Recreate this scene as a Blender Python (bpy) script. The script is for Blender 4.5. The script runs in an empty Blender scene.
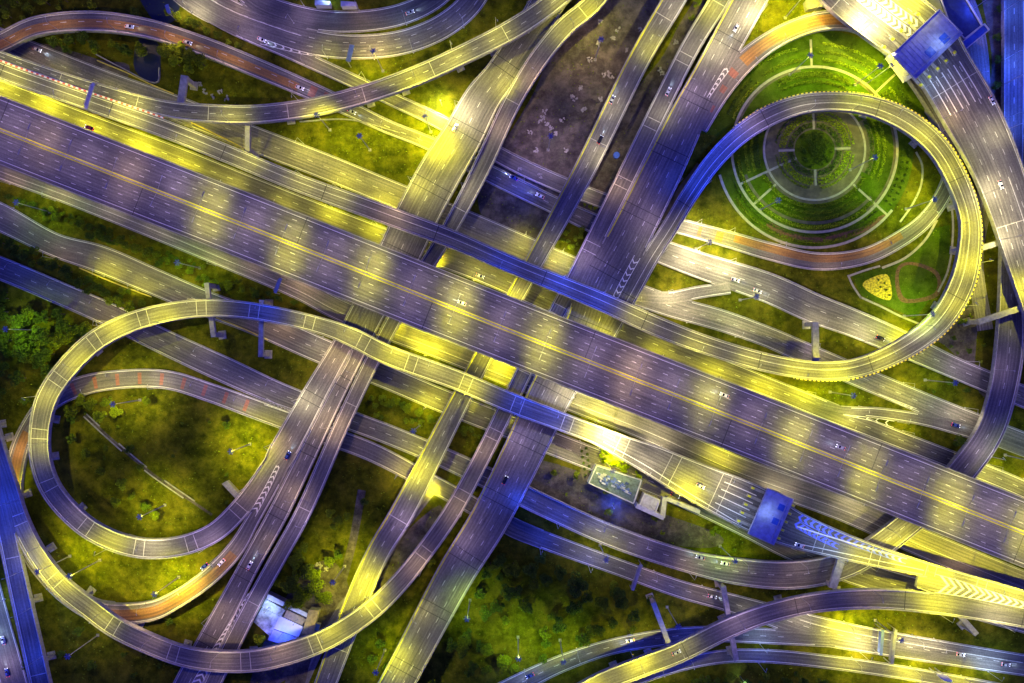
import bpy, math, random
import numpy as np
from mathutils import Vector, Matrix
random.seed(7)
R = math.radians
scn = bpy.context.scene
COL = scn.collection
H = 380.0; F = 703.0
def at(px, py, z=0.0):
    s = (H - z) / F
    return Vector(((px - 512) * s, (341.5 - py) * s, z))

# ---------------------------------------------------------------- materials
def nt(name):
    m = bpy.data.materials.new(name); m.use_nodes = True
    t = m.node_tree; b = t.nodes['Principled BSDF']
    return m, t, b
def node(t, kind, **kw):
    n = t.nodes.new(kind)
    for k, v in kw.items():
        if k in n.inputs.keys(): n.inputs[k].default_value = v
        else: setattr(n, k, v)
    return n
def ramp(t, src, stops):
    r = t.nodes.new('ShaderNodeValToRGB'); t.links.new(src, r.inputs[0])
    e = r.color_ramp.elements
    while len(e) < len(stops): e.new(.5)
    for q, (p, c) in zip(e, stops):
        q.position = p; q.color = (*c, 1)
    return r.outputs[0]
def mix(t, a, b, fac, mode='MIX'):
    n = t.nodes.new('ShaderNodeMix'); n.data_type = 'RGBA'; n.blend_type = mode
    for i, v in ((0, fac), (6, a), (7, b)):
        if hasattr(v, 'links') or hasattr(v, 'is_linked'): t.links.new(v, n.inputs[i])
        else: n.inputs[i].default_value = v if i == 0 else (*v, 1)
    return n.outputs[2]
def noise(t, vec, scale, detail=4, rough=.6):
    n = node(t, 'ShaderNodeTexNoise', Scale=scale, Detail=detail, Roughness=rough)
    if vec is not None: t.links.new(vec, n.inputs['Vector'])
    return n.outputs['Fac']
def pos(t): return t.nodes.new('ShaderNodeNewGeometry').outputs['Position']
def uvscaled(t, su, sv):
    u = t.nodes.new('ShaderNodeUVMap'); u.uv_map = 'UVMap'
    m = node(t, 'ShaderNodeMapping'); m.inputs['Scale'].default_value = (su, sv, 1)
    t.links.new(u.outputs[0], m.inputs[0]); return m.outputs[0]
def bump(t, b, h, dist=.1, st=.6):
    n = node(t, 'ShaderNodeBump', Strength=st, Distance=dist)
    t.links.new(h, n.inputs['Height']); t.links.new(n.outputs[0], b.inputs['Normal'])

def m_asphalt(name, lo, hi, rough=.62):
    m, t, b = nt(name); p = pos(t)
    streak = noise(t, uvscaled(t, .012, .9), 1.6, 5, .65)
    big = noise(t, p, .045, 4, .6); fine = noise(t, p, 1.4, 3, .7)
    patch = noise(t, uvscaled(t, .045, .28), 1.0, 1, .3)
    c = ramp(t, streak, [(.3, lo), (.52, tuple((a + q) / 2 for a, q in zip(lo, hi))), (.72, hi)])
    c = mix(t, c, ramp(t, big, [(.3, (.62, .62, .64)), (.7, (1.2, 1.18, 1.15))]), .8, 'MULTIPLY')
    c = mix(t, c, ramp(t, fine, [(.3, (.6, .6, .6)), (.7, (1.4, 1.4, 1.4))]), .75, 'MULTIPLY')
    c = mix(t, c, ramp(t, patch, [(.56, (1, 1, 1)), (.6, (.74, .74, .76))]), .8, 'MULTIPLY')
    wv = t.nodes.new('ShaderNodeTexWave'); wv.wave_type = 'BANDS'; wv.bands_direction = 'Y'; wv.inputs['Scale'].default_value = .18; wv.inputs['Distortion'].default_value = 1.6; wv.inputs['Detail'].default_value = 3
    t.links.new(uvscaled(t, .15, 1.0), wv.inputs['Vector'])
    c = mix(t, c, ramp(t, wv.outputs['Fac'], [(.2, (.80, .79, .79)), (.8, (1.12, 1.12, 1.12))]), .8, 'MULTIPLY')
    st_ = noise(t, uvscaled(t, .10, .55), 1.3, 4, .7)
    c = mix(t, c, ramp(t, st_, [(.56, (1, 1, 1)), (.68, (.62, .6, .6))]), .8, 'MULTIPLY')
    t.links.new(c, b.inputs['Base Color'])
    b.inputs['Roughness'].default_value = rough
    bump(t, b, fine, .05, .4)
    return m
def m_plain(name, col, rough=.6, metal=0, var=.25, sc=.6, emit=None, es=1):
    m, t, b = nt(name); p = pos(t); n = noise(t, p, sc, 4, .6)
    lo = tuple(max(0, x * (1 - var)) for x in col); hi = tuple(min(1, x * (1 + var)) for x in col)
    t.links.new(ramp(t, n, [(.3, lo), (.7, hi)]), b.inputs['Base Color'])
    b.inputs['Roughness'].default_value = rough; b.inputs['Metallic'].default_value = metal
    if emit: b.inputs['Emission Color'].default_value = (*emit, 1); b.inputs['Emission Strength'].default_value = es
    return m
def m_stripe(name, a, bcol, period):
    m, t, b = nt(name)
    u = t.nodes.new('ShaderNodeUVMap'); u.uv_map = 'UVMap'
    s = t.nodes.new('ShaderNodeSeparateXYZ'); t.links.new(u.outputs[0], s.inputs[0])
    d = node(t, 'ShaderNodeMath', operation='DIVIDE'); t.links.new(s.outputs[0], d.inputs[0]); d.inputs[1].default_value = period
    f = node(t, 'ShaderNodeMath', operation='FRACT'); t.links.new(d.outputs[0], f.inputs[0])
    g = node(t, 'ShaderNodeMath', operation='GREATER_THAN'); t.links.new(f.outputs[0], g.inputs[0]); g.inputs[1].default_value = .5
    t.links.new(mix(t, a, bcol, g.outputs[0]), b.inputs['Base Color']); b.inputs['Roughness'].default_value = .5
    return m
def m_grass(name, a, b_, c, dry=(.11, .10, .03), dryness=.5):
    m, t, b = nt(name); p = pos(t)
    n1 = noise(t, p, .04, 7, .72); n2 = noise(t, p, .16, 8, .72); n3 = noise(t, p, 2.4, 3, .7)
    v = node(t, 'ShaderNodeTexVoronoi', Scale=.11); t.links.new(p, v.inputs['Vector'])
    col = ramp(t, n2, [(.28, a), (.5, b_), (.74, c)])
    col = mix(t, col, dry, ramp(t, n1, [(.45, (0, 0, 0)), (.68, (dryness,) * 3)]))
    col = mix(t, col, ramp(t, n3, [(.3, (.62, .62, .62)), (.7, (1.3, 1.3, 1.3))]), .8, 'MULTIPLY')
    col = mix(t, col, ramp(t, noise(t, p, .06, 5, .65), [(.32, (.5, .58, .5)), (.58, (1.25, 1.2, 1.1))]), .8, 'MULTIPLY')
    t.links.new(col, b.inputs['Base Color']); b.inputs['Roughness'].default_value = .95
    b.inputs['Specular IOR Level'].default_value = .03
    bump(t, b, n3, .35, .7)
    return m
def m_leaf(name, col):
    m, t, b = nt(name)
    oi = t.nodes.new('ShaderNodeNewGeometry'); n = noise(t, oi.outputs['Position'], 1.1, 3, .7)
    t.links.new(ramp(t, n, [(.3, tuple(x * .45 for x in col)), (.55, col), (.75, tuple(min(1, x * 1.9) for x in col))]), b.inputs['Base Color'])
    b.inputs['Roughness'].default_value = .8; b.inputs['Specular IOR Level'].default_value = .05
    return m
M = {}
M['asphalt'] = m_asphalt('asphalt', (.06, .058, .06), (.18, .172, .165))
M['asphalt_dark'] = m_asphalt('asphalt_dark', (.045, .045, .05), (.14, .135, .13))
M['asphalt_pale'] = m_asphalt('asphalt_pale', (.10, .095, .09), (.25, .235, .215))
M['orange'] = m_asphalt('orange_surfacing', (.15, .075, .018), (.30, .16, .04))
M['red'] = m_asphalt('red_surfacing', (.20, .075, .055), (.28, .11, .075))
M['concrete'] = m_plain('concrete', (.27, .262, .245), .8, var=.3)
M['concrete_dark'] = m_plain('concrete_dark', (.22, .22, .22), .85, var=.35)
M['white_paint'] = m_plain('white_paint', (.62, .62, .60), .6, var=.18, sc=1.2)
M['dim_paint'] = m_plain('worn_white_paint', (.45, .45, .43), .6, var=.35, sc=.9)
M['yellow_paint'] = m_plain('yellow_paint', (.62, .62, .02), .6, var=.15)
M['blue_paint'] = m_plain('blue_paint', (.12, .16, .85), .6, var=.15)
M['joint'] = m_plain('joint_rubber', (.02, .02, .022), .7)
M['joint_pale'] = m_plain('joint_concrete', (.42, .41, .38), .8)
M['yb'] = m_stripe('yellow_black_bands', (.75, .6, .04), (.03, .03, .03), 2.1)
M['rw'] = m_stripe('red_white_bands', (.75, .74, .72), (.55, .10, .06), 2.9)
M['grass'] = m_grass('grass', (.010, .016, .002), (.060, .072, .004), (.15, .16, .008), dry=(.15, .12, .015))
M['lawn'] = m_grass('lawn', (.02, .04, .003), (.055, .10, .005), (.09, .15, .008), dryness=.3)
M['dirt'] = m_grass('dirt', (.022, .020, .020), (.075, .066, .062), (.19, .17, .15), (.12, .11, .10), .8)
M['paving'] = m_plain('paving', (.095, .085, .045), .85, var=.45, sc=.25)
M['path'] = m_plain('pale_path', (.30, .28, .22), .85, var=.2)
M['soil'] = m_plain('flower_soil', (.13, .07, .03), .95, var=.5, sc=.8)
M['lit_yellow'] = m_plain('lit_yellow_patch', (.55, .44, .02), .9, var=.8, sc=.9)  # bed colour that carries a patch of lamplight
M['water'] = m_plain('water', (.008, .014, .022), .45, var=.3)
M['steel'] = m_plain('galvanised_steel', (.35, .36, .38), .45, .6)
M['lens'] = m_plain('lamp_lens', (.8, .8, .7), .3, emit=(1, .9, .5), es=6)
M['signblue'] = m_plain('blue_sign_back', (.08, .12, .35), .5)
M['signgrey'] = m_plain('grey_sign_back', (.22, .22, .26), .5)
M['signwhite'] = m_plain('white_sign_face', (.7, .7, .66), .5)
M['roofblue'] = m_plain('blue_roof', (.36, .38, .56), .6, var=.3, sc=.3)
M['roofblue2'] = m_plain('deep_blue_panel', (.05, .12, .5), .4)
M['roofnavy'] = m_plain('navy_roof', (.03, .05, .16), .5)
M['whitewall'] = m_plain('white_wall', (.50, .50, .52), .6, var=.1)
M['rooflilac'] = m_plain('pale_roof', (.38, .38, .46), .6)
M['roofteal'] = m_plain('teal_roof', (.10, .14, .14), .6, var=.5, sc=.7)
M['tin'] = m_plain('tin_roof', (.28, .34, .44), .5, .2, var=.7, sc=.35)
M['rust'] = m_plain('rusty_roof', (.24, .19, .13), .8, var=.4)
M['bark'] = m_plain('bark', (.09, .065, .04), .9)
M['leaf_a'] = m_leaf('leaf_mid', (.13, .18, .010))
M['leaf_b'] = m_leaf('leaf_dark', (.07, .12, .012))
M['leaf_c'] = m_leaf('leaf_bright', (.22, .30, .012))
M['glass'] = m_plain('car_glass', (.01, .012, .015), .08)
M['tyre'] = m_plain('tyre', (.02, .02, .02), .8)
M['headlight'] = m_plain('headlight', (.9, .9, .95), .2, emit=(.8, .85, 1), es=10)
M['taillight'] = m_plain('taillight', (.5, .02, .02), .3, emit=(1, .05, .03), es=6)
CARM = {}
for k, c in dict(white=(.75, .75, .75), black=(.015, .015, .018), silver=(.4, .41, .43), red=(.35, .02, .02), blue=(.03, .06, .3)).items():
    CARM[k] = m_plain(k + '_car_paint', c, .25, .3, var=.05)
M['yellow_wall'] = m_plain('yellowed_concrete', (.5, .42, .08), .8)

# ---------------------------------------------------------------- mesh helpers
class MB:
    def __init__(s): s.v = []; s.f = []; s.uv = []
    def add(s, vs, fs, uvs=None):
        o = len(s.v); s.v += [tuple(v) for v in vs]
        for k, f in enumerate(fs):
            s.f.append([i + o for i in f])
            s.uv.append(uvs[k] if uvs else [(vs[i][0], vs[i][1]) for i in f])
    def box(s, c, dx, dy, dz, ang=0, base=False, taper=1.0):
        ca, sa = math.cos(ang), math.sin(ang); vs = []
        z0, z1 = (0, dz) if base else (-dz / 2, dz / 2)
        for z, k in ((z0, 1), (z1, taper)):
            for a, b in ((-1, -1), (1, -1), (1, 1), (-1, 1)):
                x, y = a * dx / 2 * k, b * dy / 2 * k
                vs.append((c[0] + x * ca - y * sa, c[1] + x * sa + y * ca, c[2] + z))
        s.add(vs, [(3, 2, 1, 0), (4, 5, 6, 7), (0, 1, 5, 4), (1, 2, 6, 5), (2, 3, 7, 6), (3, 0, 4, 7)])
    def tube(s, a, b, r0, r1, n=8):
        a = Vector(a); b = Vector(b); d = (b - a).normalized()
        x = d.orthogonal().normalized(); y = d.cross(x)
        vs = []
        for p, r in ((a, r0), (b, r1)):
            for k in range(n):
                t = 2 * math.pi * k / n; vs.append(p + x * math.cos(t) * r + y * math.sin(t) * r)
        fs = [(k, (k + 1) % n, n + (k + 1) % n, n + k) for k in range(n)] + [tuple(range(n))[::-1], tuple(range(n, 2 * n))]
        s.add(vs, fs)
    def poly(s, pts, z0, z1=None):
        n = len(pts)
        if z1 is None: s.add([(p[0], p[1], z0) for p in pts], [tuple(range(n))]); return
        vs = [(p[0], p[1], z0) for p in pts] + [(p[0], p[1], z1) for p in pts]
        s.add(vs, [tuple(range(n, 2 * n)), tuple(range(n))[::-1]] + [(k, (k + 1) % n, n + (k + 1) % n, n + k) for k in range(n)])
    def mesh(s, name, mats):
        me = bpy.data.meshes.new(name); me.from_pydata(s.v, [], s.f)
        uvl = me.uv_layers.new(name='UVMap'); flat = []
        for p, u in zip(me.polygons, s.uv):
            for c in u: flat += [c[0], c[1]]
        uvl.data.foreach_set('uv', flat)
        for m in (mats if isinstance(mats, (list, tuple)) else [mats]): me.materials.append(m)
        me.update(); return me
    def build(s, name, mat, parent=None):
        o = bpy.data.objects.new(name, s.mesh(name, mat)); COL.objects.link(o)
        if parent: o.parent = parent
        return o
def empty(name, loc=(0, 0, 0), rz=0):
    o = bpy.data.objects.new(name, None); COL.objects.link(o); o.location = loc; o.rotation_euler.z = rz; return o
def tag(o, label=None, cat=None, group=None, kind=None):
    if label: o['label'] = label
    if cat: o['category'] = cat
    if group: o['group'] = group
    if kind: o['kind'] = kind
    return o
def copy_tree(o, parent=None):
    c = o.copy(); COL.objects.link(c)
    if parent: c.parent = parent
    for ch in list(o.children): copy_tree(ch, c)
    return c

# ---------------------------------------------------------------- paths
PATHS = []
class Path:
    def __init__(s, pts, deck=False, **kw):
        s.deck = deck; s.kw = kw; s.idx = len(PATHS)
        P = np.array(pts, float)
        # catmull-rom through control points
        Q = np.vstack([2 * P[0] - P[1], P, 2 * P[-1] - P[-2]])
        out = []
        for i in range(1, len(Q) - 2):
            p0, p1, p2, p3 = Q[i - 1], Q[i], Q[i + 1], Q[i + 2]
            d = lambda a, b: max(1e-3, np.hypot(*(a[:2] - b[:2])) ** .5)
            t0 = 0; t1 = d(p0, p1); t2 = t1 + d(p1, p2); t3 = t2 + d(p2, p3)
            n = max(4, int(np.hypot(*(p2[:2] - p1[:2])) / 3))
            for t in np.linspace(t1, t2, n, endpoint=False):
                A1 = (t1 - t) / (t1 - t0) * p0 + (t - t0) / (t1 - t0) * p1
                A2 = (t2 - t) / (t2 - t1) * p1 + (t - t1) / (t2 - t1) * p2
                A3 = (t3 - t) / (t3 - t2) * p2 + (t - t2) / (t3 - t2) * p3
                B1 = (t2 - t) / (t2 - t0) * A1 + (t - t0) / (t2 - t0) * A2
                B2 = (t3 - t) / (t3 - t1) * A2 + (t - t1) / (t3 - t1) * A3
                out.append((t2 - t) / (t2 - t1) * B1 + (t - t1) / (t2 - t1) * B2)
        out.append(P[-1]); A = np.array(out)
        s.zoff = .03 + .014 * s.idx
        z = A[:, 3]; sc = (H - z) / F
        W = np.stack([(A[:, 0] - 512) * sc, (341.5 - A[:, 1]) * sc, z], 1); hw = A[:, 2] * sc / 2
        L = np.concatenate([[0], np.cumsum(np.hypot(*np.diff(W[:, :2], axis=0).T))])
        n = int(L[-1] / 2.0) + 2; u = np.linspace(0, L[-1], n)
        s.u = u; s.c = np.stack([np.interp(u, L, W[:, k]) for k in range(3)], 1); s.hw = np.interp(u, L, hw)
        T = np.gradient(s.c[:, :2], axis=0); T /= np.linalg.norm(T, axis=1)[:, None]
        s.t = T; s.n = np.stack([-T[:, 1], T[:, 0]], 1); s.L = L[-1]
        s.top = s.c[:, 2] + s.zoff
        PATHS.append(s)
    def pt(s, u, off, dz=0):
        x = np.interp(u, s.u, s.c[:, 0]); y = np.interp(u, s.u, s.c[:, 1]); z = np.interp(u, s.u, s.top)
        nx = np.interp(u, s.u, s.n[:, 0]); ny = np.interp(u, s.u, s.n[:, 1])
        return Vector((x + nx * off, y + ny * off, z + dz))
    def hwat(s, u): return float(np.interp(u, s.u, s.hw))
    def dirat(s, u): return math.atan2(np.interp(u, s.u, s.t[:, 1]), np.interp(u, s.u, s.t[:, 0]))
    def offs(s, f, c): return s.hw * f + c
def inside(x, y, z, skip=(), margin=.6, dz=2.5, below=None):
    for p in PATHS:
        if p in skip: continue
        d2 = (p.c[:, 0] - x) ** 2 + (p.c[:, 1] - y) ** 2
        k = int(np.argmin(d2))
        if d2[k] > (p.hw[k] + 8) ** 2: continue
        v = abs((x - p.c[k, 0]) * p.n[k, 0] + (y - p.c[k, 1]) * p.n[k, 1])
        al = abs((x - p.c[k, 0]) * p.t[k, 0] + (y - p.c[k, 1]) * p.t[k, 1])
        if v < p.hw[k] - margin and al < 2.2:
            if below is not None:
                if p.c[k, 2] < below: return p
            elif abs(p.c[k, 2] - z) < dz: return p
    return None
def strip(mb, p, o0, o1, dz=0, mask=None, u0=None, u1=None):
    """flat ribbon between two lateral offsets"""
    n = len(p.u); X0 = p.c[:, :2] + p.n * np.asarray(o0)[..., None] if np.ndim(o0) else p.c[:, :2] + p.n * o0
    X1 = p.c[:, :2] + p.n * np.asarray(o1)[..., None] if np.ndim(o1) else p.c[:, :2] + p.n * o1
    o0 = np.broadcast_to(o0, n); o1 = np.broadcast_to(o1, n)
    for k in range(n - 1):
        if u0 is not None and p.u[k] < u0: continue
        if u1 is not None and p.u[k + 1] > u1: continue
        if mask is not None and not (mask[k] and mask[k + 1]): continue
        vs = [(*X0[k], p.top[k] + dz), (*X0[k + 1], p.top[k + 1] + dz), (*X1[k + 1], p.top[k + 1] + dz), (*X1[k], p.top[k] + dz)]
        mb.add(vs, [(0, 1, 2, 3)] if o1[k] > o0[k] else [(3, 2, 1, 0)],
               [[(p.u[k], o0[k]), (p.u[k + 1], o0[k + 1]), (p.u[k + 1], o1[k + 1]), (p.u[k], o1[k])][::(1 if o1[k] > o0[k] else -1)]])
def wall(mb, p, o0, o1, h0, h1, mask=None):
    """solid ribbon with section o0..o1 by h0..h1 (relative to the top)"""
    n = len(p.u); o0 = np.broadcast_to(o0, n); o1 = np.broadcast_to(o1, n)
    h0 = np.broadcast_to(h0, n); h1 = np.broadcast_to(h1, n)
    A = p.c[:, :2] + p.n * o0[:, None]; B = p.c[:, :2] + p.n * o1[:, None]
    for k in range(n - 1):
        if mask is not None and not (mask[k] and mask[k + 1]): continue
        q = []
        for j in (k, k + 1):
            q += [(*A[j], p.top[j] + h0[j]), (*B[j], p.top[j] + h0[j]), (*B[j], p.top[j] + h1[j]), (*A[j], p.top[j] + h1[j])]
        u0, u1 = p.u[k], p.u[k + 1]
        fs = [(3, 2, 6, 7), (0, 4, 5, 1), (1, 5, 6, 2), (0, 3, 7, 4)]
        uu = lambda f: [((u0 if i < 4 else u1), (0 if i % 4 in (0, 3) else 1)) for i in f]
        if k == 0 or (mask is not None and not mask[k - 1]): fs.append((0, 1, 2, 3))
        if k == n - 2 or (mask is not None and k + 2 < n and not mask[k + 2]): fs.append((7, 6, 5, 4))
        mb.add(q, fs, [uu(f) for f in fs])
def edge_mask(p, off, margin=.6):
    off = np.broadcast_to(off, len(p.u)); X = p.c[:, :2] + p.n * off[:, None]
    return [inside(X[k, 0], X[k, 1], p.c[k, 2], skip=(p,), margin=margin) is None for k in range(len(p.u))]

def runs(mask):
    out = []; cur = None
    for k, v in enumerate(mask):
        if v and cur is None: cur = k
        if (not v or k == len(mask) - 1) and cur is not None:
            e = k if not v else k + 1
            if e - cur > 2: out.append([cur <= j < e for j in range(len(mask))])
            cur = None
    return out
SURF = []
def road(name, label, pts, deck=True, mat='asphalt', lines=None, dashes=(), joints=None, **kw):
    p = Path(pts, deck, **kw); p.name = name; p.label = label; p.mat = mat
    p.lines = lines if lines is not None else [(1, -.9, 'white_paint'), (-1, .9, 'white_paint')]
    p.dashes = dashes; p.joints = joints; p.cat = kw.get('cat', 'viaduct'); return p

D1 = [(0, 0)]; D2 = [(.33, 0), (-.33, 0)]; D3 = [(.5, 0), (0, 0), (-.5, 0)]
YL = [(1, -.9, 'yellow_paint'), (-1, .9, 'white_paint')]
YR = [(1, -.9, 'white_paint'), (-1, .9, 'yellow_paint')]
G = False
# ---- ground roads (drawn first; later ones lie a little higher)
F1 = road('road', None, [(-40,73,17,0),(0,88,17,0),(90,124,20,0),(185,161,23,0),(256,188,20,0),(386,238,20,0),(476,268,24,0),(560,305,24,0),(640,338,24,0),(700,362,24,0),(768,387,20,0),(830,412,20,0),(875,430,18,0),(955,461,18,0),(1010,483,18,0),(1070,510,18,0)], G, dashes=D1)
F2 = road('road', None, [(-40,150,20,0),(0,169,20,0),(62,192,20,0),(140,222,22,0),(220,255,22,0),(300,289,22,0),(340,310,22,0),(450,352,22,0),(560,396,22,0),(640,426,24,0),(740,470,26,0),(850,510,28,0),(920,542,28,0),(1070,604,28,0)], G, mat='asphalt_pale', lines=[(1,-.9,'dim_paint'),(-1,.9,'white_paint'),(-.2,0,'dim_paint')])
G1 = road('road', None, [(-40,200,28,0),(0,217,28,0),(55,245,24,0),(100,259,28,0),(155,282,27,0),(205,303,26,0),(256,322,26,0),(320,350,26,0),(384,376,24,0),(441,400,24,0),(510,427,24,0),(575,452,24,0),(660,485,24,0),(740,522,24,0),(800,552,24,0),(880,580,26,0),(960,602,26,0),(1060,630,26,0)], G, dashes=D1)
G2 = road('road', None, [(-40,254,23,0),(0,268,23,0),(55,291,23,0),(110,315,24,0),(165,342,25,0),(230,372,26,0),(270,390,24,0),(301,402,22,0),(358,423,20,0),(390,435,20,.5),(440,456,20,1.5),(512,490,22,3),(545,506,22,4),(612,536,22,5.5),(687,561,22,6.5),(735,571,26,6.5),(790,575,28,6.5),(835,568,27,6.5),(870,552,26,7),(900,530,25,7),(935,500,26,7),(963,470,28,7),(989,433,27,7),(1003,390,27,7),(1010,342,28,7),(1011,300,24,7),(1012,200,22,6.5),(1014,100,22,6),(1014,-30,22,6)], True, mat='asphalt', dashes=D1)
G2.name = 'curved_viaduct'; G2.label = 'blue-lit road curving from the right edge under the wide highway to the left'
V = road('curved_viaduct', 'ground-hugging loop road with orange surfacing inside the left loop ramp', [(540,538,18,0),(512,526,18,0),(430,482,18,0),(370,451,19,0),(315,431,19,0),(256,409,20,0),(212,393,19,0),(169,380,19,0),(125,379,19,0),(82,386,20,.5),(50,402,19,1),(28,430,17,1),(17,460,18,1),(14,500,18,1),(30,550,18,1.5),(50,578,18,2),(75,600,19,2.5),(100,612,20,3),(150,611,20,4),(177,599,18,5),(212,574,18,6),(237,547,17,6.6),(254,518,14,7),(272,487,13,7),(288,455,13,7)], True, mat='asphalt', dashes=())
G3 = road('road', None, [(500,520,17,0),(512,527.5,18,0),(560,546,18,0),(621,568,17,0),(680,589,18,0),(724,601,19,0),(768,614,22,0),(818,630,28,0),(868,640,26,0),(940,652,24,0),(1024,665,22,0),(1070,671,22,0)], G, mat='asphalt', dashes=D1)
K = road('road', None, [(470,708,20,0),(520,683,20,0),(560,664,18,0),(610,647,16,0),(660,638,17,0),(700,634,16,0),(768,636,16,0),(830,640,14,0)], G, dashes=D1)
J = road('road', None, [(590,700,16,0),(640,677,15,0),(690,662,14,0),(728,656,14,0),(768,656,14,0),(830,662,14,0),(900,672,14,0),(1000,690,14,0),(1050,700,14,0)], G)
N2 = road('road', None, [(-40,20,20,0),(0,38,20,0),(48,60,24,0),(110,86,28,0),(175,108,26,0),(256,140,26,0),(324,166,26,0),(390,193,26,0),(470,226,28,0),(512,244,28,0),(560,264,26,0),(620,288,24,0),(670,306,22,0),(720,320,22,0),(768,337,21,0),(800,351,22,0),(870,381,22,0),(925,404,22,0),(985,429,24,0),(1070,462,24,0)], G, mat='asphalt_pale', dashes=D1)
N4 = road('road', None, [(150,-36,18,0),(190,0,18,0),(230,24,18,0),(290,52,15,0),(340,75,14,0),(400,103,14,0),(440,122,15,0),(512,162,17,0),(560,184,17,0),(620,207,16,0),(665,222,16,0),(690,229,16,0),(730,240,17,0),(768,251,18,0),(818,261.5,18,0),(865,256,17,0),(900,239,17,0),(925,220,16,0),(945,191,16,.5),(953,165,16,1),(948,132,16,2),(930,98,17,3.5),(905,62,18,4.5),(882,38,19,5),(858,23,19,5.5),(830,20,19,6),(800,27,19,6.5),(768,43,20,7),(740,66,22,7),(718,95,20,7),(700,128,16,7)], True, mat='asphalt')
N4.name = 'curved_viaduct'; N4.label = 'orange-surfaced ring road circling the round garden'
N5 = road('road', None, [(150,-42,26,0),(190,-8,34,0),(225,13,32,0),(270,30,28,0),(310,42,26,0),(350,47,25,0),(400,43,25,0),(440,28,25,0),(468,6,25,0),(490,-30,25,0)], G, dashes=D2)
N6 = road('road', None, [(225,-30,22,0),(256,0,22,0),(290,14,22,0),(340,22,22,0),(400,15,22,0),(438,-4,22,0),(460,-30,22,0)], G, mat='asphalt_dark')
N3 = road('curved_viaduct', 'orange-surfaced ramp arching over the canal at the top left', [(-40,70,19,7),(-10,48,19,7),(5,41,19,7),(35,27,19,7),(90,21.5,20,7),(145,28,19,6),(200,45,19,3.5),(256,67.5,19,1.5),(331,100,17,.2),(388,127,14,0),(428,143,14,0),(490,174,18,0),(512,185,18,0),(560,208,18,0),(620,235,22,0),(690,262,26,0),(768,288,30,0),(815,309,30,0),(850,322,28,0),(900,343,26,0),(950,366,22,0),(1024,397,22,0),(1070,417,22,0)], True, dashes=D1)
X = road('road', None, [(815,404,8,0),(840,410,9,0),(880,413,11,0),(925,420,12,0),(965,430,14,0),(1000,441,12,0),(1040,456,12,0)], G)
B3 = road('road', None, [(-20,560,28,0),(-4,620,28,0),(14,683,28,0),(24,720,28,0)], G)
XR = road('road', None, [(950,-30,24,0),(972,30,24,0),(980,80,20,0),(982,130,16,0),(985,190,16,0),(975,260,16,0),(985,330,16,0)], G, mat='asphalt_pale', lines=[])
Y3 = road('road', None, [(600,296,10,0),(640,296,11,0),(668,298,13,0),(700,292,13,0),(730,288,12,0)], G, mat='asphalt_pale')
SD = road('road', None, [(430,490,12,0),(400,530,12,0),(372,575,12,0),(330,625,14,0),(300,683,16,0),(290,710,16,0)], G, mat='asphalt_pale', lines=[])
SD2 = road('road', None, [(362,490,8,0),(352,545,8,0),(335,600,9,0),(310,640,14,0),(290,700,22,0)], G, mat='dirt', lines=[])
TR = road('road', None, [(700,165,7,0),(655,225,7,0)], G, mat='paving', lines=[])
# ---- level 1 decks
S1 = road('viaduct', 'brightly lit upper left viaduct of the diagonal bundle crossing under the highway', [(562,-22,34,7),(533,27,34,7),(500,76,33,7),(483,98,36,7),(463,135,40,7),(441,171,43,7),(420,210,43,7),(395,262,42,7),(372,305,34,7),(358.5,352,15,7),(336,396,16,7),(312,445,18,7),(278.5,513,20,7),(246,572,20,7),(217,628,24,7),(189,683,28,7),(176,710,28,7)], dashes=D1, joints=(38,'joint'))
S1A = road('viaduct', 'left carriageway of the lower diagonal viaduct, fed by both left loop ramps', [(372,290,22,7),(352,328,21,7),(340,350,21,7),(316,392,24,7),(293,434,27,7),(279,459,27,7),(272,474,20,7)], dashes=D1, joints=(45,'joint'))
S1B = road('viaduct', 'narrow ramp viaduct hugging the right side of the left diagonal bundle', [(613,-22,19,11),(590,6,19,11),(565,27,19,11),(538,60,19,10.8),(513,101,18,10),(482,167,18,8.2),(449,230,16,7.2),(410,292,15,7),(378,350,15,7),(345,418,15,7),(303,513,16,7),(280,555,16,7),(255,600,16,7),(233,643,17,7),(213,683,17,7),(200,712,17,7)], joints=(60,'joint_pale'))
S2 = road('viaduct', 'two-lane diagonal viaduct standing alone in the middle', [(692,-32,23,7),(674,0,23,7),(640,58,22,7),(584,171,22,7),(534,263,19,7),(500,324,18,7),(483,357,19,7),(462,397,20,7),(402,513,24,7),(378,553,23,7),(353,611,24,7),(326,683,22,7),(315,712,22,7)], lines=YR, dashes=D1, joints=(75,'joint_pale'))
S3 = road('curved_viaduct', 'long ramp that swings from the diagonal bundle around the bottom left corner', [(735,-30,20,7),(718,2,20,7),(690,48,19,7),(629,171,19,7),(576,277,18,7),(557,313,18,7),(530,360,17,7),(503,415,17,7),(478,465,17,7.5),(452,512,18,8.5),(427,548,18,9.5),(399,583,19,10.5),(370,611,20,11.5),(328,638,21,12.5),(288,653,22,13),(256,660,22,13),(220,661,21,13),(184,656,20,12.5),(144,641,20,12),(114,626,20,12),(91,609,20,12),(62,586,19,12),(37,554,18,12),(20,521,18,12),(8,485,18,12),(-4,448,18,12),(-14,410,18,12)], dashes=(), joints=(37,'joint_pale'))
S4 = road('viaduct', 'wide three-lane diagonal viaduct right of the middle', [(773,-42,32,7),(747,5,33,7),(709,75,32,7),(690,112,36,7),(662,171,40,7),(625,245,42,7),(601,290,48,7),(589,325,48,7),(568,362,46,7),(549,397,44,7),(533,432,42,7),(490,518,39,7),(455,575,37,7),(397,683,34,7),(380,712,34,7)], lines=YR, dashes=D2, joints=(34,'joint'))
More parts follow.
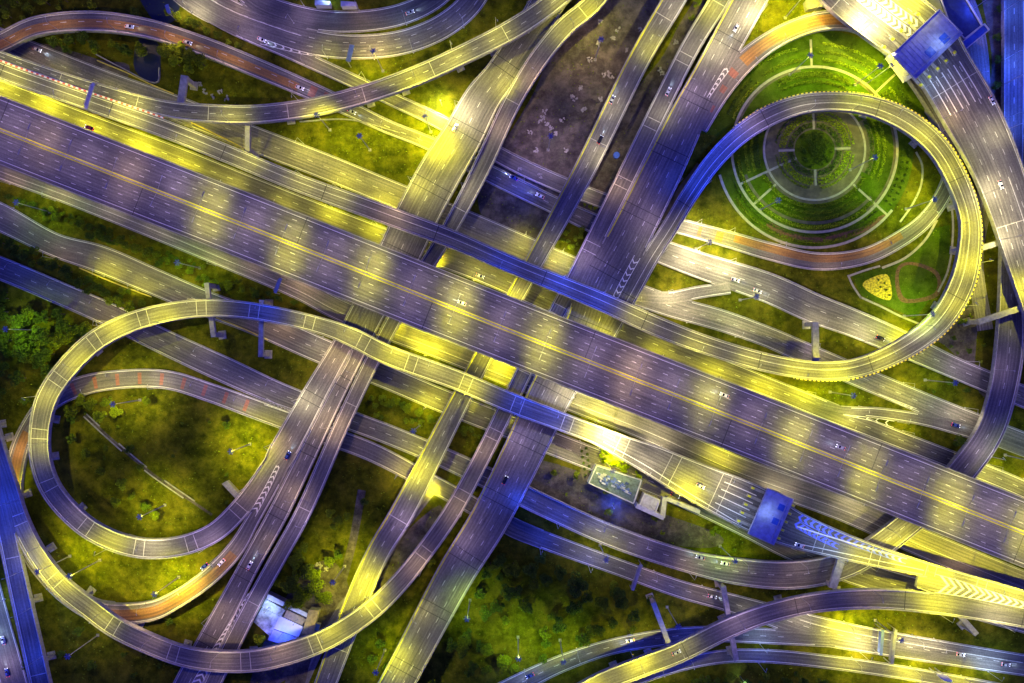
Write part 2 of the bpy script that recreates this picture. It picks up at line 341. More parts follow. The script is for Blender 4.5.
# ---- level 2 ramps
R1 = road('curved_viaduct', 'loop ramp with yellow and black banded parapet circling over the garden', [(-40,53,17,14),(0,70.5,17,14),(80,99,17,14),(165,129,18,14),(230,155,18,14),(293,181,18,14),(389,216,19,14),(454,240,18,14),(512,265,17,14),(600,301,19,14),(656,326,20,14),(706,345,19,14),(768,363,19,14),(815,370.5,19,14),(850,369,19,14),(884,358,20,14),(918,339,22,14),(940.5,319.5,23,13.5),(960,287,24,13),(968.5,252,22,13),(969,218,20,12.5),(953,173,21,12),(933,143,21,12),(903,119.5,21,11.5),(865,105,19,11),(830,102,18,10.5),(800,105,19,10),(768,117,20,9.5),(740,135,19,9),(712,163,18,8.5),(688,197,17,8),(670,227,17,7.5),(650,258,17,7),(628,297,18,7),(606,337,17,7)], dashes=(), joints=(60,'joint'), band=True, lines=[(1,-1,'white_paint'),(-1,1,'dim_paint'),(.1,0,'dim_paint')])
R2 = road('curved_viaduct', 'left loop ramp running on through the lower toll plaza to the right edge', [(286,444,15,7),(272,464,18,7),(256,488,19,7),(236,513,20,7.5),(215,532,20,8),(184,545,20,8.5),(150,548.5,20,9),(120,543,20,9.5),(92,530,20,10),(70,512,20,10.5),(51,488,20,11),(41.5,462,20,11.5),(40,432,20,12),(47,399.5,21,12.5),(65,371,21,13),(94,342,21,13.5),(125,325,20,14),(162.5,313.5,19,14),(206,308,18,14),(256,311.5,17,14),(322,326,17,14),(352,337,19,14),(386,354,20,14),(456,379.5,20,14),(512,403,20,14),(560,421,19,14),(597,435,19,14),(625,448,24,14),(650,459,30,14),(690,479,38,14),(757,510,46,14),(789,527,38,14),(840,545,27,14),(880,557,21,14),(925,569,15,14),(975,583,14,14),(1024,597,14,14),(1075,612,14,14)], dashes=(), joints=(29,'joint_pale'))
T = road('curved_viaduct', 'curved ramp sweeping up from the bottom edge to merge at the right edge', [(540,718,20,12),(600,683,20,12),(640,667,20,12),(677,653,20,12),(728,628,20,12),(768,613,19,12.5),(818,602,19,13),(875,598.5,20,13.5),(935,603,21,14),(980,610,20,14),(1024,618,19,14),(1075,628,18,14)], dashes=(), joints=(60,'joint'))
GT = road('gore', None, [(917,581,12,14),(935,585,17,14),(975,595,15,14),(1024,607,12,14),(1075,619,10,14)], lines=[], host=T, piers=False)
P = road('curved_viaduct', 'curved two-lane ramp across the top left that joins the highway ramps', [(-40,41,10,14),(0,56,10,14),(60,77,11,14),(105,92,13,14),(145,104,15,14),(178,111,17,14),(215,114,18,14),(256,114.5,18,14),(312,107.5,18,14),(366,94,18.5,14),(418.5,75,19,14),(468,52.5,19,14),(512,30,20,14),(540,12,20,14),(565,-8,20,14),(590,-34,20,14)], dashes=D1, joints=(40,'joint_pale'))
Z = road('curved_viaduct', 'broad toll road with its plaza in the top right corner', [(818,-60,60,14),(845,-21,66,14),(887,14,66,14),(926,44,62,14),(943,68,56,14),(968,110,56,14),(993,160,50,14),(1010,205,46,14),(1024,250,43,14),(1042,310,38,14),(1060,370,36,14)], dashes=D3, joints=(75,'joint_pale'))
B2 = road('viaduct', 'straight deep-blue viaduct along the bottom left edge', [(-18,400,16,12),(-12,440,17,12),(-4,485,18,12),(6,527,18,12),(21,595,19,12),(41,683,20,12),(50,720,20,12)], joints=(60,'joint_pale'))
# ---- top: the wide highway
MH = road('highway_viaduct', 'very wide eight-lane elevated highway crossing above all the other roads', [(-60,106,64,21),(0,130,64,21),(256,230,64,21),(512,331.5,64,21),(768,431.5,64,21),(1024,533,65,21),(1090,559,65,21)],
          lines=[(1,-2.0,'white_paint'),(-1,2.0,'white_paint'),(0,.75,'yellow_paint'),(0,-.75,'yellow_paint')],
          dashes=[(.26,0),(.50,0),(.73,0),(-.26,0),(-.50,0),(-.73,0)], joints=(80,'joint'))

# ---------------------------------------------------------------- build roads
CATS = {'viaduct': 'viaduct', 'curved_viaduct': 'viaduct', 'highway_viaduct': 'highway'}
for p in PATHS:
    if p.kw.get('host'): root = p.kw['host'].root; off = p.kw['host'].off
    elif p.deck:
        root = empty(p.name, tuple(p.c[0, :2]) + (0,)); tag(root, p.label, CATS[p.name])
        off = root.location.copy()
    else: root = None
    # all geometry in world coordinates, parts parented with the inverse offset
    def part(mb, name, mat, par=None):
        o = mb.build(name, mat)
        q = par or root
        if q:
            o.parent = q; o.matrix_parent_inverse = Matrix.Translation(-(off if p.deck else Vector()))
        return o
    # surface
    sb = MB(); strip(sb, p, -p.hw, p.hw)
    if not p.deck:
        root = sb.build('road', M[p.mat]); tag(root, kind='structure'); off = Vector()
        def part(mb, name, mat, par=None):
            o = mb.build(name, mat, root); return o
    else:
        part(sb, 'carriageway', M[p.mat])
        bot = np.where(p.c[:, 2] < 3.2, -p.c[:, 2] - .3, -1.7)
        db = MB(); wall(db, p, -p.hw + .02, p.hw - .02, bot, -.004); 
        part(db, 'deck', M['concrete_dark'])
    band = p.kw.get('band')
    for sgn in (1, -1):
        eo = p.hw * sgn; mk = edge_mask(p, eo - sgn * .3, .5)
        for rm in runs(mk):
            pb = MB()
            if p.deck:
                wall(pb, p, eo - sgn * .45, eo, -.25, .85, rm)
                if pb.f: part(pb, 'parapet', M['concrete'])
            elif p.mat not in ('dirt', 'paving') and p.lines:
                wall(pb, p, eo - sgn * .35, eo, -.05, .14, rm)
                if pb.f: part(pb, 'kerb', M['concrete'])
    for f, c, col in p.lines:
        o = p.hw * f + c
        for rm in runs(edge_mask(p, o, -.4)):
            b = MB(); lw = .27 if col == 'yellow_paint' else .16; strip(b, p, o - lw, o + lw, .012, rm)
            if b.f: part(b, 'lane_line', M[col])
    if p.dashes:
        b = MB(); ln, gap = (2.6, 8.6) if p is MH else (3.2, 9.5)
        for f, c in p.dashes:
            u = 3.0 + (abs(f) * 7 if p is MH else 0)
            while u < p.L - ln:
                hw = p.hwat(u + ln / 2); m = p.pt(u + ln / 2, hw * f + c)
                if inside(m.x, m.y, m.z, skip=(p,), margin=-.5) is None:
                    q = [p.pt(u, hw * f + c - .12, .012), p.pt(u + ln, hw * f + c - .14, .012), p.pt(u + ln, hw * f + c + .14, .012), p.pt(u, hw * f + c + .14, .012)]
                    b.add(q, [(0, 1, 2, 3)])
                u += gap
        part(b, 'lane_dashes', M['dim_paint'])
    if p.joints and p.deck:
        b = MB(); sp, jm = p.joints; u = sp * .4; k = 0
        while u < p.L - 2:
            hw = p.hwat(u) - .5
            seg = [(-hw, hw)] if p is not MH else ([(-hw, -1.2)] if k % 2 else [(1.2, hw)])
            for a, c in seg:
                for du in ((0, 5.0) if jm == 'joint' and sp < 50 or sp < 38 else (0,)):
                    m = p.pt(u + du, 0)
                    if inside(m.x, m.y, m.z, skip=(p,), margin=-1) is None:
                        w = .19 if jm == 'joint' else .16
                        b.add([p.pt(u + du - w, a, .02), p.pt(u + du + w, a, .02), p.pt(u + du + w, c, .02), p.pt(u + du - w, c, .02)], [(0, 1, 2, 3)])
            u += sp * (1 + .06 * math.sin(k * 2.3)); k += 1
        if b.f: part(b, 'expansion_joints', M[jm])
    if p is MH:
        b = MB(); wall(b, p, -.28, .28, -.02, .9); part(b, 'median_barrier', M['concrete'])
    # piers
    if p.deck and not p.kw.get('host'):
        u = 14.0
        while u < p.L - 5:
            z = float(np.interp(u, p.u, p.c[:, 2]))
            if z > 3.6:
                for du in (0, 4, -4, 8, -8, 12, -12):
                    uu = u + du; hw = p.hwat(uu); zt = float(np.interp(uu, p.u, p.c[:, 2])) - 1.7
                    offx = (-hw * .5, hw * .5) if hw > 8 else (0,)
                    pts = [p.pt(uu, o) for o in offx]
                    bad = any(inside(q.x + ax, q.y + ay, 0, skip=(p,), margin=-1.6, below=z - 3) for q in pts for ax, ay in ((0, 0),))
                    if not bad:
                        b = MB(); a = p.dirat(uu)
                        for q in pts:
                            b.box((q.x, q.y, -.2), 4.2, 4.2, .7, a, True)
                            b.box((q.x, q.y, .45), 1.7, 2.6, zt - 1.6, a, True)
                        m = p.pt(uu, 0); b.box((m.x, m.y, zt - 1.2), 2.0, 2 * hw * .8, 1.2, a, True)
                        part(b, 'pier', M['concrete']); break
            u += 32
    p.root = root; p.off = off

def deckpart(p, mb, name, mat):
    o = mb.build(name, mat); o.parent = p.root; o.matrix_parent_inverse = Matrix.Translation(-p.off); return o
def nearest(p, x, y):
    k = int(np.argmin((p.c[:, 0] - x) ** 2 + (p.c[:, 1] - y) ** 2)); return p.u[k]
def uat(p, px, py, z=None):
    best = None
    for k in range(len(p.u)):
        s = (H - p.c[k, 2]) / F; x = p.c[k, 0] / s + 512; y = 341.5 - p.c[k, 1] / s
        d = (x - px) ** 2 + (y - py) ** 2
        if best is None or d < best[0]: best = (d, p.u[k])
    return float(best[1])
# banded outer parapet of the garden loop (right-hand side in travel = outside of the curve)
b = MB(); ua, ub = uat(R1, 790, 367), uat(R1, 735, 138)
mk = [ua < u < ub for u in R1.u]
wall(b, R1, -R1.hw - .55, -R1.hw - .003, -.2, .95, mk)
deckpart(R1, b, 'banded_rail', M['yb'])
b = MB(); ua, ub = uat(R1, -10, 66), uat(R1, 165, 129); mk = [ua < u < ub for u in R1.u]
wall(b, R1, R1.hw - .1, R1.hw + .7, .0, .95, mk); deckpart(R1, b, 'banded_barrier', M['rw'])

# coloured surfacing
def surf(p, a, b_, o0, o1, mat, name='coloured_surfacing', dz=.006):
    mb = MB(); ua, ub = sorted((uat(p, *a), uat(p, *b_)))
    strip(mb, p, p.hw * o0, p.hw * o1, dz, None, ua, ub); return mb, name, mat
def addsurf(*a, **k):
    mb, n, m = surf(*a, **k)
    if mb.f: deckpart(a[0], mb, n, M[m])
addsurf(N3, (-30, 60), (300, 87), -.6, .25, 'orange')
for x, y in ((308, 91), (322, 97)): addsurf(N3, (x, y), (x + 8, y + 4), -.6, .6, 'red')
addsurf(V, (28, 432), (14, 500), -.5, .55, 'orange'); addsurf(V, (30, 550), (232, 553), -.65, .4, 'orange')
for x, y in ((72, 388), (95, 382), (117, 379), (139, 379), (161, 380), (183, 384), (205, 391), (226, 399), (247, 406)):
    addsurf(V, (x - 2.5, y), (x + 2.5, y), -.6, .6, 'red')
addsurf(N4, (735, 241), (905, 237), -.1, .75, 'orange'); addsurf(N4, (870, 28), (745, 62), -.6, .5, 'orange')
for x, y in ((697, 230), (716, 236)): addsurf(N4, (x, y), (x + 5, y + 2), -.6, .6, 'orange')
for x, y in ((735, 72), (724, 86), (712, 106)): addsurf(N4, (x, y), (x - 3, y + 5), -.5, .4, 'red')
addsurf(S1A, (272, 474), (276, 466), -.9, -.2, 'orange')

# chevrons
def chevrons(p, a, b_, f0, f1, n, w, mat='white_paint', d=2.2, outline=True):
    ua, ub = uat(p, *a), uat(p, *b_); mb = MB(); sg = 1 if ub > ua else -1
    F0 = f0 if isinstance(f0, tuple) else (f0, f0); F1_ = f1 if isinstance(f1, tuple) else (f1, f1)
    for k in range(n):
        t = (k + .5) / n; u = ua + (ub - ua) * t; hw = p.hwat(u)
        a0 = hw * (F0[0] + (F0[1] - F0[0]) * t); a1 = hw * (F1_[0] + (F1_[1] - F1_[0]) * t); m = (a0 + a1) / 2
        dd = min(d, abs(a1 - a0) * .6) * sg
        for s0, s1 in ((a0, m), (a1, m)):
            mb.add([p.pt(u, s0, .022), p.pt(u + w * sg, s0, .022), p.pt(u + dd + w * sg, s1, .022), p.pt(u + dd, s1, .022)], [(0, 1, 2, 3)])
    if outline:
        for FF in (F0, F1_):
            st = 12
            for k in range(st):
                q = []
                for t, e in ((k / st, -.15), ((k + 1) / st, -.15), ((k + 1) / st, .15), (k / st, .15)):
                    u = ua + (ub - ua) * t; q.append(p.pt(u, p.hwat(u) * (FF[0] + (FF[1] - FF[0]) * t) + e, .024))
                mb.add(q, [(0, 1, 2, 3)])
    deckpart(p, mb, 'chevron_markings', M[mat])
chevrons(T, (930, 602), (1040, 621), (1.02, 1.02), (2.75, 1.4), 15, 1.5, d=4.2)
chevrons(R2, (906, 563), (797, 530), (.05, .55), (.62, .93), 17, 1.5, 'blue_paint', 1.6)
chevrons(R2, (838, 545), (795, 529), (-.3, .12), (.02, .5), 9, 1.5, 'blue_paint', 1.6)
chevrons(Z, (850, -15), (908, 30), (.1, .1), (.38, .38), 12, 1.6, 'white_paint', 2)
chevrons(Z, (850, -15), (908, 30), (-.25, -.25), (.04, .04), 12, 1.6, 'white_paint', 2)
chevrons(S1B, (206, 700), (256, 597), (-1.0, -1.0), (-2.3, -1.1), 19, 1.1, d=2.4)
chevrons(R2, (240, 506), (272, 460), (1.0, .5), (1.7, .9), 9, .9, d=1.8)
chevrons(N5, (265, 28), (326, 58), (-1.15, -.95), (-.75, -.93), 8, .9, d=1.5)
chevrons(V, (262, 412), (288, 421), (-.7, -.8), (-1.35, -1.0), 7, .8, d=1.5)
chevrons(X, (895, 414), (845, 411), (-2.2, -.9), (-1.1, -.85), 5, .8, d=1.4)
chevrons(N2, (920, 402), (880, 386), (-1.0, -.8), (-.7, -.78), 6, .8, d=1.4)
chevrons(S4, (622, 250), (601, 292), (.62, .56), (.92, .78), 7, .8, d=1.4)
chevrons(S4, (700, 95), (716, 64), (.5, .66), (.62, .98), 6, .9, d=1.5)
def goreline(p, a, b_, f0, f1, mat='white_paint', w=.2):
    ua, ub = uat(p, *a), uat(p, *b_); mb = MB(); st = 14
    for k in range(st):
        q = []
        for t, e in ((k / st, -w), ((k + 1) / st, -w), ((k + 1) / st, w), (k / st, w)):
            u = ua + (ub - ua) * t; q.append(p.pt(u, p.hwat(u) * (f0 + (f1 - f0) * t) + e, .026))
        mb.add(q, [(0, 1, 2, 3)] if ub > ua else [(3, 2, 1, 0)])
    deckpart(p, mb, 'lane_line', M[mat])
for f in (.55, .18, -.15, -.5): goreline(R2, (718, 491), (750, 506), f, f, w=.22)
for f in (.6, .35, .1, -.15, -.4, -.65): goreline(Z, (945, 70), (965, 106), f, f, w=.25)
goreline(R2, (605, 438), (745, 506), -.35, -.86); goreline(R2, (800, 531), (925, 568), -.7, -.2)
goreline(R2, (795, 529), (905, 562), .2, .62, w=.35)
goreline(N5, (160, -30), (300, 40), .3, .3, 'dim_paint'); goreline(Z, (1000, 180), (1040, 300), .3, .4, 'dim_paint')
goreline(G3, (800, 622), (1024, 665), .35, .2, 'dim_paint')

# portal frames under ramps
def portal(p, x0, y0, x1, y1, w, z):
    a, c = at(x0, y0, z), at(x1, y1, z); d = (c - a); L = d.length; ang = math.atan2(d.y, d.x); m = (a + c) / 2
    b = MB(); b.box((m.x, m.y, z), L, w, 1.8, ang)
    for q in (a, c):
        e = q + (m - q).normalized() * 1.2; b.box((e.x, e.y, -.2), 2.2, w * .8, z - .6, ang, True); b.box((e.x, e.y, -.2), 4.5, 4, .8, ang, True)
    deckpart(p, b, 'portal_pier', M['concrete'])
portal(R1, 815, 322, 816, 374, 3.2, 11.3)
portal(P, 185, 76, 179, 118, 3.6, 11.3)
portal(P, 248, 108, 248, 152, 2.6, 11.3)
portal(R2, 207, 283, 214, 337, 2.4, 11.3)
portal(R2, 262, 300, 261, 357, 2.4, 11.3)
portal(T, 723, 586, 736, 660, 2.6, 9.4)
portal(T, 653, 602, 672, 652, 2.6, 9.4)
portal(R2, 845, 545, 832, 588, 4, 11.3)
portal(Z, 978, 322, 1045, 300, 3, 11.3)
portal(Z, 981, 248, 1035, 232, 3, 11.3)
portal(T, 955, 610, 976, 634, 2.6, 10.6)

# ---------------------------------------------------------------- ground, patches
gb = MB(); S = 900; N = 30
gb.add([(-S, -S, 0), (S, -S, 0), (S, S, 0), (-S, S, 0)], [(0, 1, 2, 3)]); g = gb.build('ground', M['grass']); tag(g, kind='structure')
def patch(name, pts, mat, z=.01, smooth=True, kind='structure'):
    w = [at(x, y, 0) for x, y in pts]; out = []
    n = len(w)
    if smooth:
        for i in range(n):
            p0, p1, p2, p3 = w[i - 1], w[i], w[(i + 1) % n], w[(i + 2) % n]
            for k in range(5):
                t = k / 5; out.append(.5 * ((2 * p1) + (-p0 + p2) * t + (2 * p0 - 5 * p1 + 4 * p2 - p3) * t * t + (-p0 + 3 * p1 - 3 * p2 + p3) * t ** 3))
    else: out = w
    import bmesh
    bm = bmesh.new(); vs = [bm.verts.new((q.x, q.y, z)) for q in out]; f = bm.faces.new(vs); bm.normal_update()
    if f.normal.z < 0: f.normal_flip()
    bmesh.ops.triangulate(bm, faces=[f]); me = bpy.data.meshes.new(name); bm.to_mesh(me); bm.free()
    me.materials.append(M[mat]); me.uv_layers.new(name='UVMap'); o = bpy.data.objects.new(name, me); COL.objects.link(o)
    return tag(o, kind=kind)
patch('bare_ground', [(560, 30), (600, -20), (680, -20), (640, 60), (570, 190), (545, 245), (500, 240), (478, 200), (500, 150), (535, 90)], 'dirt', .010)
patch('bare_ground', [(682, 20), (705, -10), (690, 60), (640, 150), (600, 215), (575, 205), (620, 110), (660, 60)], 'dirt', .012)
patch('bare_ground', [(980, -20), (1002, -20), (1000, 60), (1002, 160), (985, 120), (992, 60)], 'dirt', .009)
patch('bare_ground', [(500, 455), (575, 470), (640, 505), (720, 535), (700, 548), (600, 530), (520, 495)], 'dirt', .010)
patch('bare_ground', [(290, 590), (330, 560), (350, 600), (320, 650), (280, 683), (250, 683)], 'dirt', .011)
patch('bare_ground', [(90, 130), (130, 70), (100, 60), (50, 45), (40, 52)], 'dirt', .008)
patch('bare_ground', [(380, 560), (440, 505), (425, 560), (350, 640), (330, 640)], 'dirt', .012)
patch('bare_ground', [(930, 330), (975, 300), (985, 250), (975, 380), (1000, 400), (950, 350)], 'dirt', .008)
for pts in ([(137, 42), (150, 36), (160, 50), (157, 84), (135, 70)], [(140, -10), (178, -10), (176, 18), (160, 24), (146, 10)]):
    patch('canal_water', pts, 'water', .02)
# drainage ditch in the left loop
dp = Path([(85, 415, 2.6, 0), (110, 438, 2.6, 0), (150, 472, 2.6, 0), (212, 515, 2.6, 0)]); PATHS.pop(); dp.top = dp.c[:, 2] + .03
b = MB(); strip(b, dp, -dp.hw, dp.hw); o = b.build('ditch_bed', M['dirt']); tag(o, kind='structure')
dt = empty('drainage_ditch', tuple(dp.c[0])); tag(dt, 'narrow concrete-lipped drainage ditch across the grass inside the left loop', 'ditch')
for sg in (1, -1):
    b = MB(); mk = [not ((int(u / 11) % 3 == 1) if sg == 1 else (int(u / 14) % 3 == 2)) for u in dp.u]
    for rm in runs(mk):
        b = MB(); wall(b, dp, sg * dp.hw, sg * dp.hw + sg * .6, -.1, .3, rm); o = b.build('ditch_lip', M['concrete']); o.parent = dt; o.matrix_parent_inverse = Matrix.Translation(-Vector(dt.location))
# retaining / boundary walls
def gwall(name, label, pts, mat, w=.5, h=1.1, cat='wall'):
    q = Path([(x, y, 2, 0) for x, y in pts]); PATHS.pop(); q.top = q.c[:, 2] * 0
    b = MB(); wall(b, q, -w / 2, w / 2, -.1, h); o = b.build(name, M[mat]); tag(o, label, cat); return o
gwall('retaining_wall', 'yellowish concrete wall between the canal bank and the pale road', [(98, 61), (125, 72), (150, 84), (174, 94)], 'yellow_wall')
gwall('retaining_wall', 'grey wall crossing the canal beside the orange ramp', [(97, 55), (120, 67), (158, 83), (160, 68)], 'concrete')
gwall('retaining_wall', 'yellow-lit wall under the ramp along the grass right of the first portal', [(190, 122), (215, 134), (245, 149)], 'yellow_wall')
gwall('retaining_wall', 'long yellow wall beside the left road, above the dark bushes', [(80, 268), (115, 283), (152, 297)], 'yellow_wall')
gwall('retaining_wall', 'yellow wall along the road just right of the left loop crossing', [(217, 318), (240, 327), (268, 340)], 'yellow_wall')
gwall('retaining_wall', 'grey wall down the middle of the grass strip near the blue road', [(400, 133), (350, 120), (300, 122)], 'concrete_dark')

# ---------------------------------------------------------------- garden
GC = (814.5, 149.5)
gc = at(*GC)
PX = H / F
def sector(mb, r0, r1, a0, a1, z, z1=None):
    n = max(3, int(abs(a1 - a0) / 4)); A = [R(a0 + (a1 - a0) * k / n) for k in range(n + 1)]
    for k in range(n):
        q = [(gc.x + r * PX * math.cos(t), gc.y + r * PX * math.sin(t), z) for r, t in ((r0, A[k]), (r1, A[k]), (r1, A[k + 1]), (r0, A[k + 1]))]
        if z1 is None: mb.add(q, [(0, 1, 2, 3)])
        else:
            q2 = [(a, b, z1) for a, b, _ in q]; mb.add(q + q2, [(4, 5, 6, 7), (0, 4, 7, 3), (1, 2, 6, 5), (0, 1, 5, 4), (3, 7, 6, 2)])
def st(mb, name, mat): return tag(mb.build(name, M[mat]), kind='structure')
b = MB(); sector(b, 0, 99, 0, 360, .024); st(b, 'garden_lawn', 'lawn')
b = MB(); sector(b, 99, 120, 5, 172, .024); st(b, 'garden_lawn', 'lawn')
b = MB(); sector(b, 20, 52, 0, 360, .038); st(b, 'garden_paving', 'paving')
b = MB()
for a0, a1 in ((-25, 32), (44, 60)): sector(b, 52, 60, a0, a1, .038)
sector(b, 72, 75, 200, 320, .036); sector(b, 52, 54.5, 205, 330, .036); sector(b, 79, 83, -50, 60, .036); sector(b, 79, 83, 100, 160, .036)
st(b, 'garden_paving', 'paving')
b = MB(); sector(b, 49.5, 51.5, 0, 360, .06, .25); sector(b, 81.5, 84, 0, 360, .06, .22)
sector(b, 97, 99.5, 195, 322, .06, .25)
for a, r0, r1 in ((92, 84, 110), (43, 84, 110), (-42, 52, 99), (205, 20, 82), (2, 20, 36), (92, 20, 36), (182, 20, 36), (272, 20, 36), (222, 52, 82)):
    wd = 1.1; ca, sa = math.cos(R(a)), math.sin(R(a)); q = []
    for r, s_ in ((r0, -1), (r1, -1), (r1, 1), (r0, 1)): q.append((gc.x + r * PX * ca - s_ * wd * .55 * sa, gc.y + r * PX * sa + s_ * wd * .55 * ca, .075))
    b.add(q, [(0, 1, 2, 3)])
st(b, 'garden_path', 'path')
def ppath(pts, w, mat, name='garden_path', z=.07):
    q = Path([(x, y, w, 0) for x, y in pts]); PATHS.pop(); q.top = q.c[:, 2] + z; b = MB(); strip(b, q, -q.hw, q.hw); return st(b, name, mat)
ppath([(937, 220), (925, 240), (905, 258), (882, 268)], 2.4, 'path'); ppath([(880, 266), (866, 270), (849, 276)], 2, 'path')
ppath([(848, 275), (853, 286), (861, 298)], 2, 'path'); ppath([(860, 297), (880, 306), (900, 316), (922, 325)], 2, 'path')
ppath([(950, 190), (953, 230), (948, 270), (938, 292)], 2, 'path'); ppath([(916, 152), (922, 165), (921, 185), (912, 205), (900, 222)], 2, 'path')
patch('garden_lawn', [(852, 276), (880, 268), (905, 260), (935, 228), (950, 225), (950, 270), (930, 300), (915, 318), (862, 296)], 'lawn', .016, False)
patch('flower_bed', [(863, 283), (885, 274), (891, 285), (890, 300), (872, 294)], 'lit_yellow', .045)  # yellow of the lit patch is painted into the bed
patch('flower_bed', [(897, 268), (912, 262), (938, 272), (938, 296), (905, 303), (896, 290)], 'soil', .030)
patch('garden_lawn', [(900, 270), (912, 265), (935, 275), (934, 293), (908, 299), (900, 288)], 'lawn', .042)
patch('flower_bed', [(828, 236), (860, 228), (882, 215), (885, 219), (862, 233), (830, 241)], 'soil', .045)
patch('flower_bed', [(770, 222), (790, 232), (822, 238), (822, 243), (788, 238), (768, 228)], 'soil', .045)
for pts in ([(570, 290), (590, 300), (600, 310), (570, 300)],): pass
patch('verge', [(660, 250), (700, 262), (662, 262)], 'lawn', .02)

def leafmesh(name, sampler, n, size, mat):
    b = MB()
    for _ in range(n):
        c = Vector(sampler()); s = size * random.uniform(.6, 1.4)
        nrm = Vector((random.gauss(0, .6), random.gauss(0, .6), random.uniform(.3, 1))).normalized()
        x = nrm.orthogonal().normalized(); x.rotate(Matrix.Rotation(random.uniform(0, 6.28), 3, nrm)); y = nrm.cross(x)
        b.add([c - x * s, c - y * s * .6, c + x * s, c + y * s * .6], [(0, 1, 2, 3)])
    return b.mesh(name, M[mat])
def hedge(label, r0, r1, a0, a1, h, mat, name='hedge'):
    area = (r1 ** 2 - r0 ** 2) * PX ** 2 * math.pi * abs(a1 - a0) / 360
    def smp():
        t = R(random.uniform(a0, a1)); r = random.uniform(r0, r1) * PX
        return (r * math.cos(t), r * math.sin(t), .15 + h * random.random() ** .6)
    me = leafmesh(name, smp, int(min(2600, area * 9)), .38, mat); o = bpy.data.objects.new(name, me); COL.objects.link(o); o.location = gc
    tag(o, label, 'hedge', 'clipped hedges of the round garden')
q4 = ('upper right', 'upper left', 'lower left', 'lower right')
for k in range(4):
    hedge('bright green quarter-ring hedge %s of the garden centre' % q4[k], 29, 36, 5 + 90 * k, 87 + 90 * k, .9, 'leaf_c')
cl = [(random.uniform(0, 18) ** 1.0, random.uniform(0, 360), random.uniform(.7, 1.5)) for _ in range(70)]
def smp():
    r, a_, q = random.choice(cl); d = Vector((random.gauss(0, 1), random.gauss(0, 1), random.gauss(0, 1))).normalized() * q
    return (r * PX * math.cos(R(a_)) + d.x, r * PX * math.sin(R(a_)) + d.y, .9 + d.z * .6)
o = bpy.data.objects.new('shrub_bed', leafmesh('shrub_bed', smp, 5000, .3, 'leaf_b')); COL.objects.link(o); o.location = gc
tag(o, 'round mass of dark shrubs filling the very centre of the garden', 'shrub bed')
for k in range(4): hedge('dark quarter-ring hedge %s, tight round the central shrubs' % q4[k], 21.5, 27, 6 + 90 * k, 86 + 90 * k, .7, 'leaf_b')
for r0, r1, lab in ((62, 65, 'inner'), (68, 71, 'outer')):
    hedge('%s of two long hedge bands below the garden centre' % lab, r0, r1, 228, 312, .9, 'leaf_a')
    hedge('%s of two hedge bands right of the garden centre' % lab, r0, r1, -28, 28, .9, 'leaf_c')
    hedge('%s of two hedge bands left of the garden centre' % lab, r0, r1, 160, 200, .9, 'leaf_c')
    hedge('%s of two hedge bands above the garden loop ramp' % lab, r0 + 4, r1 + 4, 60, 120, .9, 'leaf_a')
for i, (r0, r1, a0, a1) in enumerate(((88, 91, 50, 85), (96, 99, 48, 88), (104, 107, 50, 86), (88, 92, 98, 125), (100, 103, 100, 130))):
    hedge('low clipped hedge arc number %s out from the ring path at the garden top' % ('one', 'two', 'three', 'four', 'five')[i], r0, r1, a0, a1, .8, 'leaf_a' if i % 2 else 'leaf_c')
for k, (r0, r1, a0, a1, hh) in enumerate(((55, 59, -26, 30, .8), (55, 59, 206, 330, .7), (76, 79.5, 196, 318, .8), (86, 88, 200, 316, .7), (91, 94, 212, 312, .9), (86, 88.5, 130, 160, .8), (92, 95, 132, 158, .8), (86, 92, 8, 40, 1.0), (95, 98, 8, 40, .9), (102, 106, 10, 38, .9), (74, 78, 62, 118, .8), (72, 76, 20, 42, .8), (56, 62, 162, 200, .8), (75, 79, 162, 196, .9), (38, 40, 8, 82, .4), (38, 40, 98, 172, .4), (38, 40, 188, 262, .4), (38, 40, 278, 352, .4))):
    hedge('thin planted arc %s the garden, %s' % (('right of', 'upper right in', 'at the top of', 'upper left in', 'left in', 'lower left in', 'at the bottom of', 'lower right in')[int(((a0 + a1) / 2 % 360 + 22.5) // 45) % 8], 'ring %d from the centre' % k), r0, r1, a0, a1, hh, ('leaf_b', 'leaf_a', 'leaf_c')[k % 3])
# shrub rows
def blob(r, h):
    def f():
        d = Vector((random.gauss(0, 1), random.gauss(0, 1), random.gauss(0, 1))).normalized() * random.uniform(.6, 1)
        return (d.x * r, d.y * r, h * .55 + d.z * h * .45)
    return f
sh_me = leafmesh('shrub', blob(.75, 1.2), 60, .28, 'leaf_b')
sh_c = leafmesh('shrub', blob(.8, 1.2), 70, .3, 'leaf_c')
def shrub(x, y, label, group, s=1, me=None):
    o = bpy.data.objects.new('shrub', me or sh_me); COL.objects.link(o); o.location = at(x, y); o.rotation_euler.z = random.uniform(0, 6); o.scale = (s,) * 3
    tag(o, label, 'shrub', group)
for r, lab in ((88, 'inner'), (94, 'outer')):
    for a in range(-36, 4, 4):
        t = R(a); shrub(GC[0] + r * math.cos(t), GC[1] - r * math.sin(t), 'dark round shrub in the %s curved row of the garden' % lab, 'rows of round shrubs in the garden')
for k in range(11):
    shrub(586 + k * .5 - (k % 2) * 5, 448 + k * 3.0, 'dark round shrub in the planted bed left of the flat-roofed toll building', 'shrubs beside the toll building')
for x, y in ((878, 280), (884, 283), (886, 290), (880, 287), (889, 295)): shrub(x, y, 'tiny dark shrub standing in the yellow flower bed', 'shrubs in the yellow bed', .8)

